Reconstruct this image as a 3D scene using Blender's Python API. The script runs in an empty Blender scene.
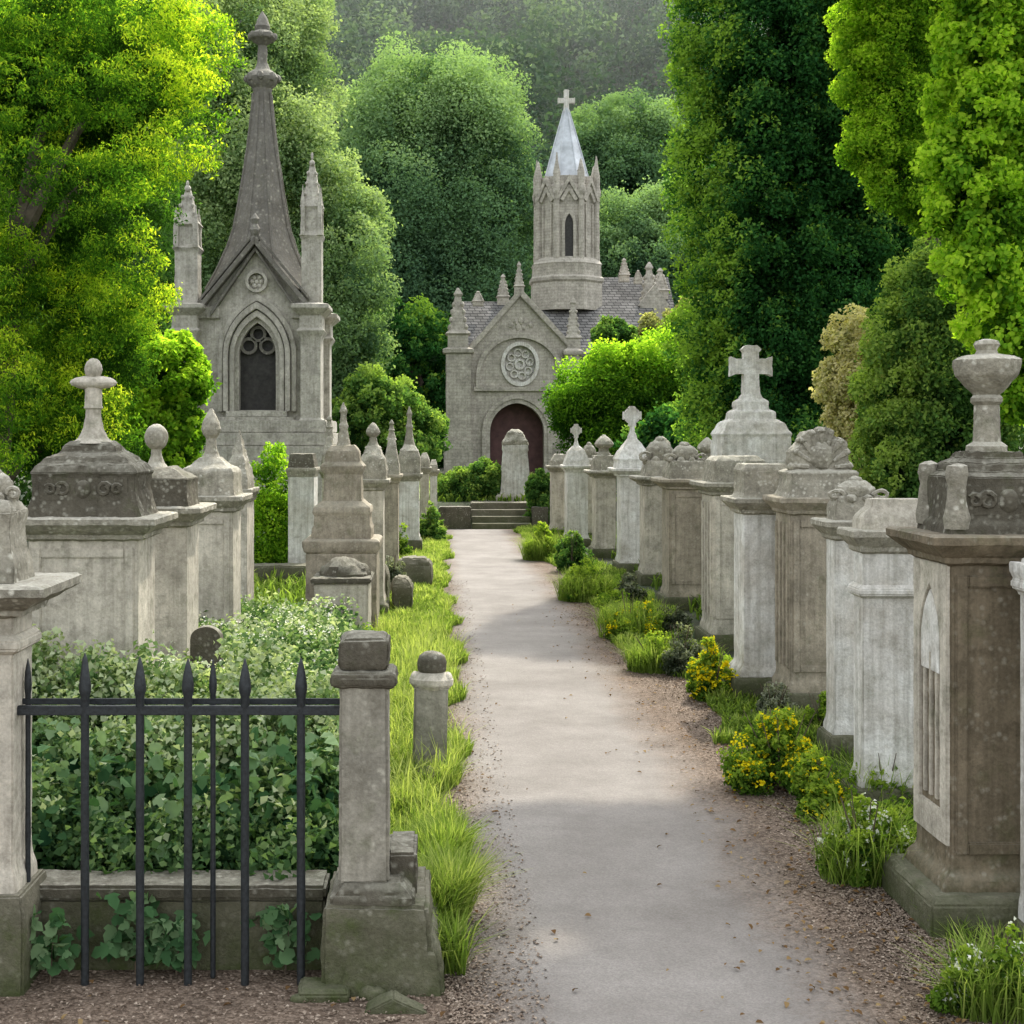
import bpy, bmesh, math, random
import numpy as np
from mathutils import Vector, noise
from mathutils.geometry import tessellate_polygon

random.seed(7)
rng = np.random.default_rng(11)
scene = bpy.context.scene
COL = scene.collection
FPX, HX, HY, EYE = 1400.0, 438.0, 435.0, 2.0      # focal length and vanishing point of the photograph, eye height


def X(px, Y): return (px - HX) * Y / FPX
def H(py, Y): return EYE - (py - HY) * Y / FPX
def at(px, py, Y): return Vector((X(px, Y), Y, H(py, Y)))
def depth(py, h=0.0): return FPX * (EYE - h) / (py - HY)
def sstep(a, b, x):
    t = np.clip((x - a) / (b - a), 0, 1)
    return t * t * (3 - 2 * t)


# ------------------------------------------------------------------ materials
def new_mat(name):
    m = bpy.data.materials.new(name)
    m.use_nodes = True
    nt = m.node_tree
    for n in list(nt.nodes):
        nt.nodes.remove(n)
    return m, nt


class NT:
    def __init__(self, nt): self.nt = nt
    def n(self, typ, **kw):
        nd = self.nt.nodes.new(typ)
        for k, v in kw.items():
            setattr(nd, k, v)
        return nd
    def l(self, a, b): self.nt.links.new(a, b)
    def noise(self, vec, scale, detail=4, rough=.6, dist=0.0):
        nd = self.n('ShaderNodeTexNoise')
        nd.inputs['Scale'].default_value = scale
        nd.inputs['Detail'].default_value = detail
        nd.inputs['Roughness'].default_value = rough
        nd.inputs['Distortion'].default_value = dist
        if vec is not None: self.l(vec, nd.inputs['Vector'])
        return nd.outputs['Fac']
    def ramp(self, fac, stops):
        nd = self.n('ShaderNodeValToRGB')
        cr = nd.color_ramp
        while len(cr.elements) < len(stops): cr.elements.new(.5)
        for e, (p, c) in zip(cr.elements, stops):
            e.position = p
            e.color = (c, c, c, 1) if isinstance(c, (int, float)) else (*c, 1)
        self.l(fac, nd.inputs['Fac'])
        return nd.outputs['Color']
    def mix(self, fac, a, b, mode='MIX'):
        nd = self.n('ShaderNodeMix', data_type='RGBA', blend_type=mode)
        for i, v in ((0, fac), (6, a), (7, b)):
            if hasattr(v, 'is_output'): self.l(v, nd.inputs[i])
            elif isinstance(v, (int, float)): nd.inputs[i].default_value = v
            else: nd.inputs[i].default_value = (*v, 1)
        return nd.outputs[2]
    def scale(self, vec, s):
        nd = self.n('ShaderNodeMapping')
        nd.inputs['Scale'].default_value = s
        self.l(vec, nd.inputs['Vector'])
        return nd.outputs['Vector']
    def math(self, op, a, b=0.0, clamp=False):
        nd = self.n('ShaderNodeMath', operation=op, use_clamp=clamp)
        for i, v in ((0, a), (1, b)):
            if hasattr(v, 'is_output'): self.l(v, nd.inputs[i])
            else: nd.inputs[i].default_value = v
        return nd.outputs[0]


def stone(name, base, dark=.45, lichen=.4, lichen_col=(.48, .46, .38), grime=(.13, .118, .09), fine=70.0, bump=.5,
          streak=.6, moss=.35, mossy=(.05, .065, .02), blocks=None, top=2.2):
    m, nt = new_mat(name)
    t = NT(nt)
    geo = t.n('ShaderNodeNewGeometry')
    pos = geo.outputs['Position']
    sep = t.n('ShaderNodeSeparateXYZ'); t.l(pos, sep.inputs[0])
    nrm = t.n('ShaderNodeSeparateXYZ'); t.l(geo.outputs['Normal'], nrm.inputs[0])
    n1 = t.noise(pos, 3.2, 5, .65)
    n2 = t.noise(pos, 14, 6, .7)
    n3 = t.noise(pos, fine, 3, .7)
    c = t.mix(t.ramp(n1, [(.3, 0.0), (.72, 1.0)]), tuple(v * .62 for v in base), tuple(min(.8, v * 1.18) for v in base))
    # rain streaks
    stv = t.scale(pos, (26, 26, 1.3))
    st = t.ramp(t.noise(stv, 1.0, 4, .6), [(.42, 0.0), (.68, 1.0)])
    c = t.mix(t.math('MULTIPLY', st, streak * .6), c, grime)
    # dark patches
    dk = t.ramp(n2, [(.48, 0.0), (.66, 1.0)])
    c = t.mix(t.math('MULTIPLY', dk, dark), c, grime)
    # pale lichen spots
    vor = t.n('ShaderNodeTexVoronoi'); vor.inputs['Scale'].default_value = fine * .42
    t.l(pos, vor.inputs['Vector'])
    n4 = t.noise(pos, 9.0, 4, .7)
    sp = t.math('MULTIPLY', t.ramp(vor.outputs['Distance'], [(.18, 1.0), (.42, 0.0)]), t.ramp(n4, [(.45, 0.0), (.62, 1.0)]))
    c = t.mix(t.math('MULTIPLY', sp, lichen), c, lichen_col)
    # upward faces gather lichen and moss
    up = t.math('MULTIPLY', t.ramp(nrm.outputs['Z'], [(.25, 0.0), (.8, 1.0)]), t.ramp(n2, [(.35, .2), (.6, 1.0)]))
    c = t.mix(t.math('MULTIPLY', up, .55 * lichen + .1), c, lichen_col)
    # green damp foot
    foot = t.ramp(t.math('ADD', sep.outputs['Z'], t.math('MULTIPLY', n1, .5)), [(.18, 1.0), (.62, 0.0)])
    foot = t.math('MULTIPLY', foot, t.ramp(n2, [(.3, .4), (.65, 1.0)]))
    c = t.mix(t.math('MULTIPLY', foot, moss * 1.6, True), c, mossy)
    sm = t.math('MULTIPLY', t.ramp(t.noise(pos, 5.5, 5, .7), [(.55, 0.0), (.7, 1.0)]), moss)
    c = t.mix(sm, c, tuple(v * 1.3 for v in mossy))
    if blocks:
        bv = t.scale(pos, blocks)
        br = t.n('ShaderNodeTexBrick')
        br.inputs['Scale'].default_value = 1
        br.inputs['Mortar Size'].default_value = .035
        br.inputs['Color1'].default_value = (1, 1, 1, 1); br.inputs['Color2'].default_value = (.8, .8, .8, 1)
        br.inputs['Mortar'].default_value = (.6, .6, .6, 1)
        rot = t.n('ShaderNodeVectorMath', operation='MULTIPLY'); rot.inputs[1].default_value = (1, 1, 1)
        cx = t.n('ShaderNodeCombineXYZ')
        sb = t.n('ShaderNodeSeparateXYZ'); t.l(bv, sb.inputs[0])
        t.l(t.math('ADD', sb.outputs['X'], sb.outputs['Y']), cx.inputs['X']); t.l(sb.outputs['Z'], cx.inputs['Y'])
        t.l(cx.outputs[0], br.inputs['Vector'])
        c = t.mix(.45, c, br.outputs['Color'], 'MULTIPLY')
    c = t.mix(.55, c, t.ramp(n3, [(.25, .6), (.75, 1.3)]), 'MULTIPLY')
    b = t.n('ShaderNodeBsdfPrincipled')
    t.l(c, b.inputs['Base Color'])
    b.inputs['Roughness'].default_value = .92
    b.inputs['Specular IOR Level'].default_value = .15
    bp = t.n('ShaderNodeBump')
    bp.inputs['Strength'].default_value = bump
    bp.inputs['Distance'].default_value = .012
    hh = t.math('ADD', t.math('MULTIPLY', n3, .6), n2)
    t.l(hh, bp.inputs['Height'])
    t.l(bp.outputs[0], b.inputs['Normal'])
    o = t.n('ShaderNodeOutputMaterial'); t.l(b.outputs[0], o.inputs[0])
    return m


def plain(name, col, rough=.7, metal=0.0, nscale=30, var=.4, bump=.2):
    m, nt = new_mat(name); t = NT(nt)
    geo = t.n('ShaderNodeNewGeometry')
    n1 = t.noise(geo.outputs['Position'], nscale, 4, .65)
    c = t.mix(t.ramp(n1, [(.3, 0.0), (.7, 1.0)]), tuple(v * (1 - var) for v in col), tuple(v * (1 + var) for v in col))
    b = t.n('ShaderNodeBsdfPrincipled'); t.l(c, b.inputs['Base Color'])
    b.inputs['Roughness'].default_value = rough; b.inputs['Metallic'].default_value = metal
    bp = t.n('ShaderNodeBump'); bp.inputs['Strength'].default_value = bump; bp.inputs['Distance'].default_value = .004
    t.l(n1, bp.inputs['Height']); t.l(bp.outputs[0], b.inputs['Normal'])
    o = t.n('ShaderNodeOutputMaterial'); t.l(b.outputs[0], o.inputs[0])
    return m


def leaf_mat(name, stops, trans=.4, tcol=1.6, gloss=.0):
    """stops: colour ramp over the per-leaf tint attribute"""
    m, nt = new_mat(name); t = NT(nt)
    a = t.n('ShaderNodeAttribute', attribute_name='tint')
    c = t.ramp(a.outputs['Fac'], stops)
    d = t.n('ShaderNodeBsdfDiffuse'); t.l(c, d.inputs[0])
    tr = t.n('ShaderNodeBsdfTranslucent')
    t.l(t.mix(1.0, c, (tcol * .95, tcol, tcol * .5), 'MULTIPLY'), tr.inputs[0])
    mx = t.n('ShaderNodeMixShader'); mx.inputs[0].default_value = trans
    t.l(d.outputs[0], mx.inputs[1]); t.l(tr.outputs[0], mx.inputs[2])
    out = mx.outputs[0]
    if gloss:
        g = t.n('ShaderNodeBsdfGlossy'); g.inputs['Roughness'].default_value = .45
        m2 = t.n('ShaderNodeMixShader'); m2.inputs[0].default_value = gloss
        t.l(out, m2.inputs[1]); t.l(g.outputs[0], m2.inputs[2]); out = m2.outputs[0]
    o = t.n('ShaderNodeOutputMaterial'); t.l(out, o.inputs[0])
    return m


M = {
    'grey': stone('weathered_grey_stone', (.56, .515, .43), lichen=.45),
    'white': stone('pale_marble_stone', (.80, .745, .65), dark=.42, streak=.75, lichen=.35, grime=(.19, .175, .135), moss=.25),
    'brown': stone('brown_sandstone', (.37, .325, .25), dark=.45, lichen=.4, grime=(.10, .085, .06)),
    'drab': stone('drab_pier_stone', (.33, .31, .255), dark=.5, lichen=.6),
    'umber': stone('shaded_umber_sandstone', (.20, .163, .112), dark=.45, lichen=.3, grime=(.04, .034, .02)),  # brown stone darkened so the colour carries the shade on the front face
    'dark': stone('dark_lichened_stone', (.095, .085, .064), dark=.5, lichen=.6, lichen_col=(.42, .41, .34), bump=.9),
    'lichen': stone('lichen_crusted_stone', (.36, .335, .27), dark=.6, lichen=.95, lichen_col=(.56, .54, .46), bump=1.0),
    'mossy': stone('mossy_footing_stone', (.15, .14, .10), dark=.55, lichen=.3, moss=.7, bump=.9),
    'far': stone('chapel_stone', (.50, .465, .40), dark=.35, lichen=.3, fine=16, bump=.8, streak=.4, moss=.08, blocks=(.9, .9, 2.2)),
    'maus': stone('mausoleum_stone', (.50, .475, .415), dark=.45, lichen=.35, fine=30, bump=.7, streak=.55, moss=.12),
    'mausdark': stone('mausoleum_roof_stone', (.19, .18, .16), dark=.5, lichen=.5, fine=30, bump=.8, streak=.6, moss=.1),
    'slate': plain('slate_roof', (.20, .20, .20), .6, 0, 5, .35, .4),
    'lead': plain('lead_spire', (.44, .47, .50), .55, .1, 2.2, .32, .5),
    'iron': plain('black_iron', (.022, .026, .029), .5, .3, 60, .5, .5),
    'void': plain('dark_window', (.03, .028, .026), .8, 0, 12, .5, .1),
    'door': plain('maroon_door', (.085, .040, .038), .8, 0, 4, .35, .1),
    'bark': plain('bark', (.07, .055, .04), .95, 0, 12, .5, .9),
    'twig': plain('twig', (.10, .075, .05), .95, 0, 30, .5, .6),
}


# slate rows on the roofs
def slate_mat():
    m, nt = new_mat('slate_courses'); t = NT(nt)
    geo = t.n('ShaderNodeNewGeometry')
    sp = t.n('ShaderNodeSeparateXYZ'); t.l(geo.outputs['Position'], sp.inputs[0])
    cx = t.n('ShaderNodeCombineXYZ')
    t.l(t.math('ADD', sp.outputs['X'], t.math('MULTIPLY', sp.outputs['Y'], .3)), cx.inputs['X']); t.l(sp.outputs['Z'], cx.inputs['Y'])
    br = t.n('ShaderNodeTexBrick'); br.inputs['Scale'].default_value = 2.2
    br.inputs['Mortar Size'].default_value = .03; br.inputs['Row Height'].default_value = .26; br.inputs['Brick Width'].default_value = .6
    br.inputs['Color1'].default_value = (.125, .123, .117, 1); br.inputs['Color2'].default_value = (.21, .205, .195, 1)
    br.inputs['Mortar'].default_value = (.04, .04, .04, 1)
    t.l(cx.outputs[0], br.inputs['Vector'])
    n = t.noise(geo.outputs['Position'], 1.4, 5, .7)
    c = t.mix(.6, br.outputs['Color'], t.ramp(n, [(.3, .5), (.7, 1.2)]), 'MULTIPLY')
    b = t.n('ShaderNodeBsdfPrincipled'); t.l(c, b.inputs['Base Color']); b.inputs['Roughness'].default_value = .95; b.inputs['Specular IOR Level'].default_value = .05
    o = t.n('ShaderNodeOutputMaterial'); t.l(b.outputs[0], o.inputs[0])
    return m
M['slate'] = slate_mat()

L = {
    'sun': leaf_mat('sunlit_cedar_leaf', [(0, (.022, .060, .010)), (.4, (.085, .21, .020)), (.72, (.29, .44, .03)), (1, (.62, .70, .05))], .5, 1.7),
    'bright': leaf_mat('bright_lime_leaf', [(0, (.03, .09, .012)), (.5, (.15, .32, .025)), (1, (.42, .60, .05))], .5, 1.65),
    'fir': leaf_mat('dark_cypress_leaf', [(0, (.010, .040, .012)), (.5, (.036, .125, .034)), (.78, (.08, .20, .045)), (1, (.26, .42, .06))], .4, 1.5),
    'mid': leaf_mat('mid_green_leaf', [(0, (.03, .08, .022)), (.5, (.10, .21, .05)), (1, (.32, .44, .09))], .4, 1.5),
    'back': leaf_mat('pale_backdrop_leaf', [(0, (.06, .12, .055)), (.5, (.19, .30, .13)), (1, (.46, .56, .26))], .4, 1.3),  # distance haze mixed into the leaf colour
    'far': leaf_mat('haze_tinted_far_leaf', [(0, (.065, .135, .075)), (.5, (.135, .245, .115)), (1, (.35, .50, .22))], .35, 1.25),  # haze put into the colour as paler, bluer leaves
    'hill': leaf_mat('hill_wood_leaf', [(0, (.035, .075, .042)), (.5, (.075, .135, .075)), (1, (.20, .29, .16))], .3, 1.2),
    'cream': leaf_mat('cream_variegated_leaf', [(0, (.10, .13, .04)), (.5, (.36, .37, .14)), (1, (.68, .62, .34))], .4, 1.3),
    'weed': leaf_mat('undergrowth_leaf', [(0, (.018, .050, .020)), (.5, (.08, .155, .060)), (.85, (.20, .29, .12)), (1, (.44, .50, .32))], .4, 1.4),
    'dock': leaf_mat('dock_leaf', [(0, (.015, .048, .022)), (.5, (.07, .155, .062)), (1, (.24, .34, .18))], .35, 1.3),
    'grass': leaf_mat('grass_blade', [(0, (.05, .085, .02)), (.5, (.17, .26, .045)), (1, (.40, .45, .14))], .45, 1.5),
    'herb': leaf_mat('herb_leaf', [(0, (.03, .08, .014)), (.5, (.13, .23, .03)), (1, (.34, .44, .06))], .45, 1.5),
    'sage': leaf_mat('sage_leaf', [(0, (.035, .05, .028)), (.5, (.11, .135, .085)), (1, (.32, .34, .25))], .35, 1.2),
    'yellow': leaf_mat('yellow_petal', [(0, (.74, .56, .01)), (1, (.92, .82, .03))], .4, 1.2),
    'petal': leaf_mat('white_petal', [(0, (.65, .67, .60)), (1, (.88, .88, .83))], .35, 1.1),
    'chip': leaf_mat('gravel_chip', [(0, (.08, .058, .044)), (.5, (.20, .155, .12)), (1, (.42, .35, .28))], .0, 1),
}


# ------------------------------------------------------------------ mesh helpers
ORIG = {}


def props(o, label=None, cat=None, group=None, kind=None):
    if label: o['label'] = label
    if cat: o['category'] = cat
    if group: o['group'] = group
    if kind: o['kind'] = kind
    return o


def thing(name, loc, label, cat, group=None):
    o = bpy.data.objects.new(name, None)
    o.empty_display_size = .2
    o.location = loc
    COL.objects.link(o)
    ORIG[o] = Vector(loc)
    return props(o, label, cat, group)


def link(name, me, mat, parent=None):
    o = bpy.data.objects.new(name, me)
    if mat: me.materials.append(mat)
    COL.objects.link(o)
    if parent is not None:
        o.parent = parent
        ORIG[o] = ORIG.get(parent, Vector())
    return o


class MB:
    """collects shapes in world coordinates; build() links them as one mesh object"""
    def __init__(s): s.v = []; s.f = []
    def add(s, vs, fs):
        k = len(s.v)
        s.v += [tuple(v) for v in vs]
        s.f += [tuple(i + k for i in f) for f in fs]
        return s
    def box(s, x0, x1, y0, y1, z0, z1):
        return s.add([(x0, y0, z0), (x1, y0, z0), (x1, y1, z0), (x0, y1, z0), (x0, y0, z1), (x1, y0, z1), (x1, y1, z1), (x0, y1, z1)],
                     [(0, 3, 2, 1), (4, 5, 6, 7), (0, 1, 5, 4), (1, 2, 6, 5), (2, 3, 7, 6), (3, 0, 4, 7)])
    def loft(s, cx, cy, prof):
        """prof: (half width, half depth, z) rings of a four-sided block"""
        vs, fs = [], []
        for a, b, z in prof:
            vs += [(cx - a, cy - b, z), (cx + a, cy - b, z), (cx + a, cy + b, z), (cx - a, cy + b, z)]
        n = len(prof)
        for i in range(n - 1):
            for k in range(4):
                j = (k + 1) % 4
                fs.append((i * 4 + k, i * 4 + j, i * 4 + 4 + j, i * 4 + 4 + k))
        fs.append((3, 2, 1, 0)); fs.append(tuple(4 * n - 4 + k for k in range(4)))
        return s.add(vs, fs)
    def lathe(s, cx, cy, prof, n=16, rot=0.0, sx=1.0, sy=1.0):
        vs, fs = [], []
        for r, z in prof:
            for k in range(n):
                a = rot + 2 * math.pi * k / n
                vs.append((cx + r * sx * math.cos(a), cy + r * sy * math.sin(a), z))
        m = len(prof)
        for i in range(m - 1):
            for k in range(n):
                j = (k + 1) % n
                fs.append((i * n + k, i * n + j, i * n + n + j, i * n + n + k))
        fs.append(tuple(range(n - 1, -1, -1))); fs.append(tuple((m - 1) * n + k for k in range(n)))
        return s.add(vs, fs)
    def ball(s, c, rx, ry=None, rz=None, n=14, m=9):
        ry = ry or rx; rz = rz or rx
        prof = [(math.sin(math.pi * max(.02, min(.98, i / m))), -math.cos(math.pi * i / m)) for i in range(m + 1)]
        vs, fs = [], []
        for r, z in prof:
            for k in range(n):
                a = 2 * math.pi * k / n
                vs.append((c[0] + rx * r * math.cos(a), c[1] + ry * r * math.sin(a), c[2] + rz * z))
        for i in range(m):
            for k in range(n):
                j = (k + 1) % n
                fs.append((i * n + k, i * n + j, i * n + n + j, i * n + n + k))
        fs.append(tuple(range(n - 1, -1, -1))); fs.append(tuple(m * n + k for k in range(n)))
        return s.add(vs, fs)
    def prism(s, poly, d0, d1, holes=(), axis='y'):
        """poly, holes: outlines in (x, z) [axis y] or (y, z) [axis x], extruded from d0 to d1"""
        loops = [list(poly)] + [list(h) for h in holes]
        flat = [p for lp in loops for p in lp]
        tri = tessellate_polygon([[Vector((p[0], p[1], 0)) for p in lp] for lp in loops])
        f3 = (lambda p, d: (p[0], d, p[1])) if axis == 'y' else (lambda p, d: (d, p[0], p[1]))
        n = len(flat)
        vs = [f3(p, d0) for p in flat] + [f3(p, d1) for p in flat]
        fs = [tuple(t) for t in tri] + [tuple(i + n for i in reversed(t)) for t in tri]
        k = 0
        for lp in loops:
            m = len(lp)
            for i in range(m):
                a, b = k + i, k + (i + 1) % m
                fs.append((a, b, b + n, a + n))
            k += m
        return s.add(vs, fs)
    def tube(s, pts, rads, n=8):
        vs, fs = [], []
        pts = [Vector(p) for p in pts]
        for i, p in enumerate(pts):
            d = (pts[min(i + 1, len(pts) - 1)] - pts[max(i - 1, 0)]).normalized()
            u = d.cross(Vector((0, 1, .01)) if abs(d.y) < .9 else Vector((1, 0, 0))).normalized()
            w = d.cross(u)
            for k in range(n):
                a = 2 * math.pi * k / n
                vs.append(p + (u * math.cos(a) + w * math.sin(a)) * rads[i])
        for i in range(len(pts) - 1):
            for k in range(n):
                j = (k + 1) % n
                fs.append((i * n + k, i * n + j, i * n + n + j, i * n + n + k))
        fs.append(tuple(range(n - 1, -1, -1))); fs.append(tuple((len(pts) - 1) * n + k for k in range(n)))
        return s.add(vs, fs)
    def build(s, name, mat, parent=None, bevel=0.0, rough=0.0, cell=0.0, smooth=False, fs=14.0):
        o0 = ORIG.get(parent, Vector()) if parent is not None else Vector()
        bm = bmesh.new()
        bv = [bm.verts.new(v) for v in s.v]
        for f in s.f:
            try: bm.faces.new([bv[i] for i in f])
            except ValueError: pass
        bmesh.ops.recalc_face_normals(bm, faces=bm.faces)
        if bevel:
            es = [e for e in bm.edges if len(e.link_faces) == 2 and e.calc_face_angle(0) > .5]
            bmesh.ops.bevel(bm, geom=es, offset=bevel, segments=2, affect='EDGES', clamp_overlap=True)
        if cell:
            for _ in range(7):
                es = [e for e in bm.edges if e.calc_length() > cell]
                if not es or len(bm.verts) > 14000: break
                bmesh.ops.subdivide_edges(bm, edges=es, cuts=1, use_grid_fill=True)
            bmesh.ops.triangulate(bm, faces=[f for f in bm.faces if len(f.verts) > 4])
        if rough:
            bm.normal_update()
            mv = []
            for v in bm.verts:
                p = v.co
                a = noise.noise(p * fs) + .55 * noise.noise(p * fs * 2.7) + .3 * noise.noise(p * fs * 6.1)
                mv.append((v, v.co + v.normal * a * rough))
            for v, c in mv: v.co = c
        for v in bm.verts: v.co -= o0
        me = bpy.data.meshes.new(name)
        bm.to_mesh(me); bm.free()
        me.shade_smooth()
        me.set_sharp_from_angle(angle=math.radians(80 if smooth else 34))
        return link(name, me, mat, parent)


def arch(x0, x1, z0, zs, za, n=10):
    """outline of a pointed arch opening from the foot up and over"""
    a = (x1 - x0) / 2; r = za - zs; pts = [(x0, z0)]
    left = []
    if r >= a:
        R = (a * a + r * r) / (2 * a)
        th = math.acos(max(-1, min(1, (R - a) / R)))
        for i in range(n + 1):
            q = th * i / n
            left.append((x0 + R - R * math.cos(q), zs + R * math.sin(q)))
    else:
        for i in range(n + 1):
            q = math.pi / 2 * i / n
            left.append((x0 + a - a * math.cos(q), zs + r * math.sin(q)))
    pts += left + [(x0 + x1 - p[0], p[1]) for p in reversed(left[:-1])] + [(x1, z0)]
    return pts


def circle(cx, cz, r, n=28, rz=None):
    rz = rz or r
    return [(cx + r * math.cos(2 * math.pi * k / n), cz + rz * math.sin(2 * math.pi * k / n)) for k in range(n)]


# ------------------------------------------------------------------ foliage helpers (numpy)
def quads_mesh(name, verts, k, tint, mat, parent=None):
    """verts (n*k,3); every k vertices one face"""
    o0 = np.array(ORIG.get(parent, Vector())) if parent is not None else np.zeros(3)
    verts = np.asarray(verts, dtype=np.float32) - o0.astype(np.float32)
    n = len(verts) // k
    me = bpy.data.meshes.new(name)
    me.vertices.add(n * k); me.vertices.foreach_set('co', verts.ravel())
    me.loops.add(n * k); me.loops.foreach_set('vertex_index', np.arange(n * k, dtype=np.int32))
    me.polygons.add(n)
    me.polygons.foreach_set('loop_start', np.arange(0, n * k, k, dtype=np.int32))
    me.polygons.foreach_set('loop_total', np.full(n, k, dtype=np.int32))
    at_ = me.attributes.new('tint', 'FLOAT', 'FACE')
    at_.data.foreach_set('value', np.clip(tint, 0, 1).astype(np.float32))
    me.update(calc_edges=True)
    return link(name, me, mat, parent)


def unit(v): return v / (np.linalg.norm(v, axis=1, keepdims=True) + 1e-9)


SHAPES = {4: [(-.5, 0), (0, .5), (.5, 0), (0, -.5)],
          6: [(-.5, 0), (-.22, .46), (.15, .42), (.5, 0), (.15, -.42), (-.22, -.46)],
          11: [(-.5, 0), (-.42, .30), (-.15, .52), (-.10, .30), (.16, .36), (.5, 0), (.16, -.36), (-.10, -.30), (-.15, -.52), (-.42, -.30), (-.46, -.05)]}


def leaf_cards(c, nrm, size, aspect=.55, droop=0.0, spread=.9, k=4):
    n = len(c)
    nv = unit(nrm + spread * rng.normal(size=(n, 3)))
    t = rng.normal(size=(n, 3)); t[:, 2] -= droop
    t = unit(t - nv * np.sum(t * nv, 1, keepdims=True))
    b = np.cross(nv, t)
    s = (size * rng.uniform(.6, 1.35, n))[:, None]
    V = np.empty((n, k, 3))
    for i, (u, v) in enumerate(SHAPES[k]):
        V[:, i] = c + t * s * u + b * s * aspect * v + nv * s * (.24 * abs(v) - .5 * u * u)
    return V.reshape(-1, 3)


def crown(name, lobes, n, size, mat, parent, clumps=26, csize=.34, flat=1.0, droop=.3, outer=.75, aspect=.6, up=.5, light=None, tint0=.0, con=1.0, depthk=.9, k=4, speck=1.0):
    """lobes: (cx,cy,cz, rx,ry,rz). Leaves gather in clumps spread over the lobes, with some inside."""
    lobes = np.array(lobes, dtype=float)
    area = (lobes[:, 3] * lobes[:, 4] + lobes[:, 3] * lobes[:, 5] + lobes[:, 4] * lobes[:, 5])
    pr = area / area.sum()
    cc, cr, co, ct = [], [], [], []
    for i, lb in enumerate(lobes):
        nc = max(8, int(clumps * 2.0 * (pr[i] * len(lobes)) ** .8))
        d = unit(rng.normal(size=(nc, 3)))
        rad = np.where(rng.random(nc) < outer, rng.uniform(.82, 1.03, nc), rng.uniform(.25, .8, nc))
        p = lb[:3] + d * lb[3:] * rad[:, None]
        cc.append(p); co.append(unit(d / lb[3:])); 
        r = csize * .78 * lb[3:].min() * rng.uniform(.5, 1.4, nc)
        cr.append(r); ct.append(con * (rng.normal(0, .13, nc) + .12 * d[:, 2]) + (np.minimum(rad, 1) - .93) * depthk)  # clump tint paints lit tops and shaded insides
    cc = np.concatenate(cc); cr = np.concatenate(cr); co = np.concatenate(co); ct = np.concatenate(ct)
    w = cr ** 2; w /= w.sum()
    idx = rng.choice(len(cc), n, p=w)
    d = unit(rng.normal(size=(n, 3)) + .35 * co[idx])
    rad = rng.uniform(.2, 1.0, n) ** .5 * np.where(rng.random(n) < .12, rng.uniform(1.0, 1.45, n), 1.0)
    off = d * (cr[idx] * rad)[:, None]; off[:, 2] *= flat
    p = cc[idx] + off
    nr = unit(.6 * d + .6 * co[idx] + np.array([0, 0, up]))
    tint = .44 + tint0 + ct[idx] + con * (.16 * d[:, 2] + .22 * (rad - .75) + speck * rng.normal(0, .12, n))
    if light is not None:
        tint = tint + light(p)  # tint offset, mostly painted light and shade
    return quads_mesh(name, leaf_cards(p, nr, size, aspect, droop, .9, k), k, tint, mat, parent)


def blades_mesh(name, p, h, w, lean, mat, parent=None, tint=None, bend=.5):
    n = len(p)
    a = rng.uniform(0, 2 * np.pi, n)
    dirv = np.stack([np.cos(a), np.sin(a), np.zeros(n)], 1)
    side = np.stack([-np.sin(a), np.cos(a), np.zeros(n)], 1)
    hh = (h * rng.uniform(.5, 1.25, n))[:, None]
    ln = (lean * rng.uniform(.2, 1.2, n))[:, None]
    z = np.array([0, 0, 1.0])
    m = p + z * hh * .58 + dirv * hh * ln * .35
    tip = p + z * hh * (1 - .25 * ln) + dirv * hh * ln * (.35 + bend)
    ww = (w * rng.uniform(.6, 1.3, n))[:, None]
    V = np.empty((n, 2, 4, 3))
    V[:, 0, 0] = p - side * ww * .5; V[:, 0, 1] = p + side * ww * .5
    V[:, 0, 2] = m + side * ww * .42; V[:, 0, 3] = m - side * ww * .42
    V[:, 1, 0] = m - side * ww * .42; V[:, 1, 1] = m + side * ww * .42
    V[:, 1, 2] = tip + side * ww * .05; V[:, 1, 3] = tip - side * ww * .05
    tt = (rng.normal(.5, .18, n) if tint is None else tint)
    return quads_mesh(name, V.reshape(-1, 3), 4, np.stack([tt - .08, tt + .1], 1).ravel(), mat, parent)


def lobes_px(Y, rows):
    """ellipsoid lobes given by their outline at depth Y + dy: (px, py, rx, ry, dy, thickness factor)"""
    out = []
    for r in rows:
        px, py, rx, ry = r[:4]; dy = r[4] if len(r) > 4 else 0.0; th = r[5] if len(r) > 5 else 1.0
        y = Y + dy; s = y / FPX
        c = at(px, py, y)
        out.append((c.x, c.y, c.z, rx * s, th * (rx + ry) * .5 * s, ry * s))
    return out


# ------------------------------------------------------------------ setting: ground, path, hill
def gh(x, y):
    """height of the ground"""
    x = np.asarray(x, float); y = np.asarray(y, float)
    h = .5 * sstep(30.3, 31.0, y)
    hill = np.where(y > 78, 66 * np.clip((y - 78) / 125, 0, 3) ** 1.2, 0)
    h = h + np.minimum(hill, 130)
    h = h + 9 * sstep(16, 70, np.abs(x)) * sstep(12, 40, y)
    return h


def grid(name, xs, ys, zf, mat):
    xs = np.asarray(xs); ys = np.asarray(ys)
    XX, YY = np.meshgrid(xs, ys)
    ZZ = zf(XX, YY)
    v = np.stack([XX, YY, ZZ], -1).reshape(-1, 3)
    nx, ny = len(xs), len(ys)
    fs = [(j * nx + i, j * nx + i + 1, (j + 1) * nx + i + 1, (j + 1) * nx + i) for j in range(ny - 1) for i in range(nx - 1)]
    me = bpy.data.meshes.new(name)
    me.from_pydata(v.tolist(), [], fs)
    for p in me.polygons: p.use_smooth = True
    return link(name, me, mat)


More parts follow.
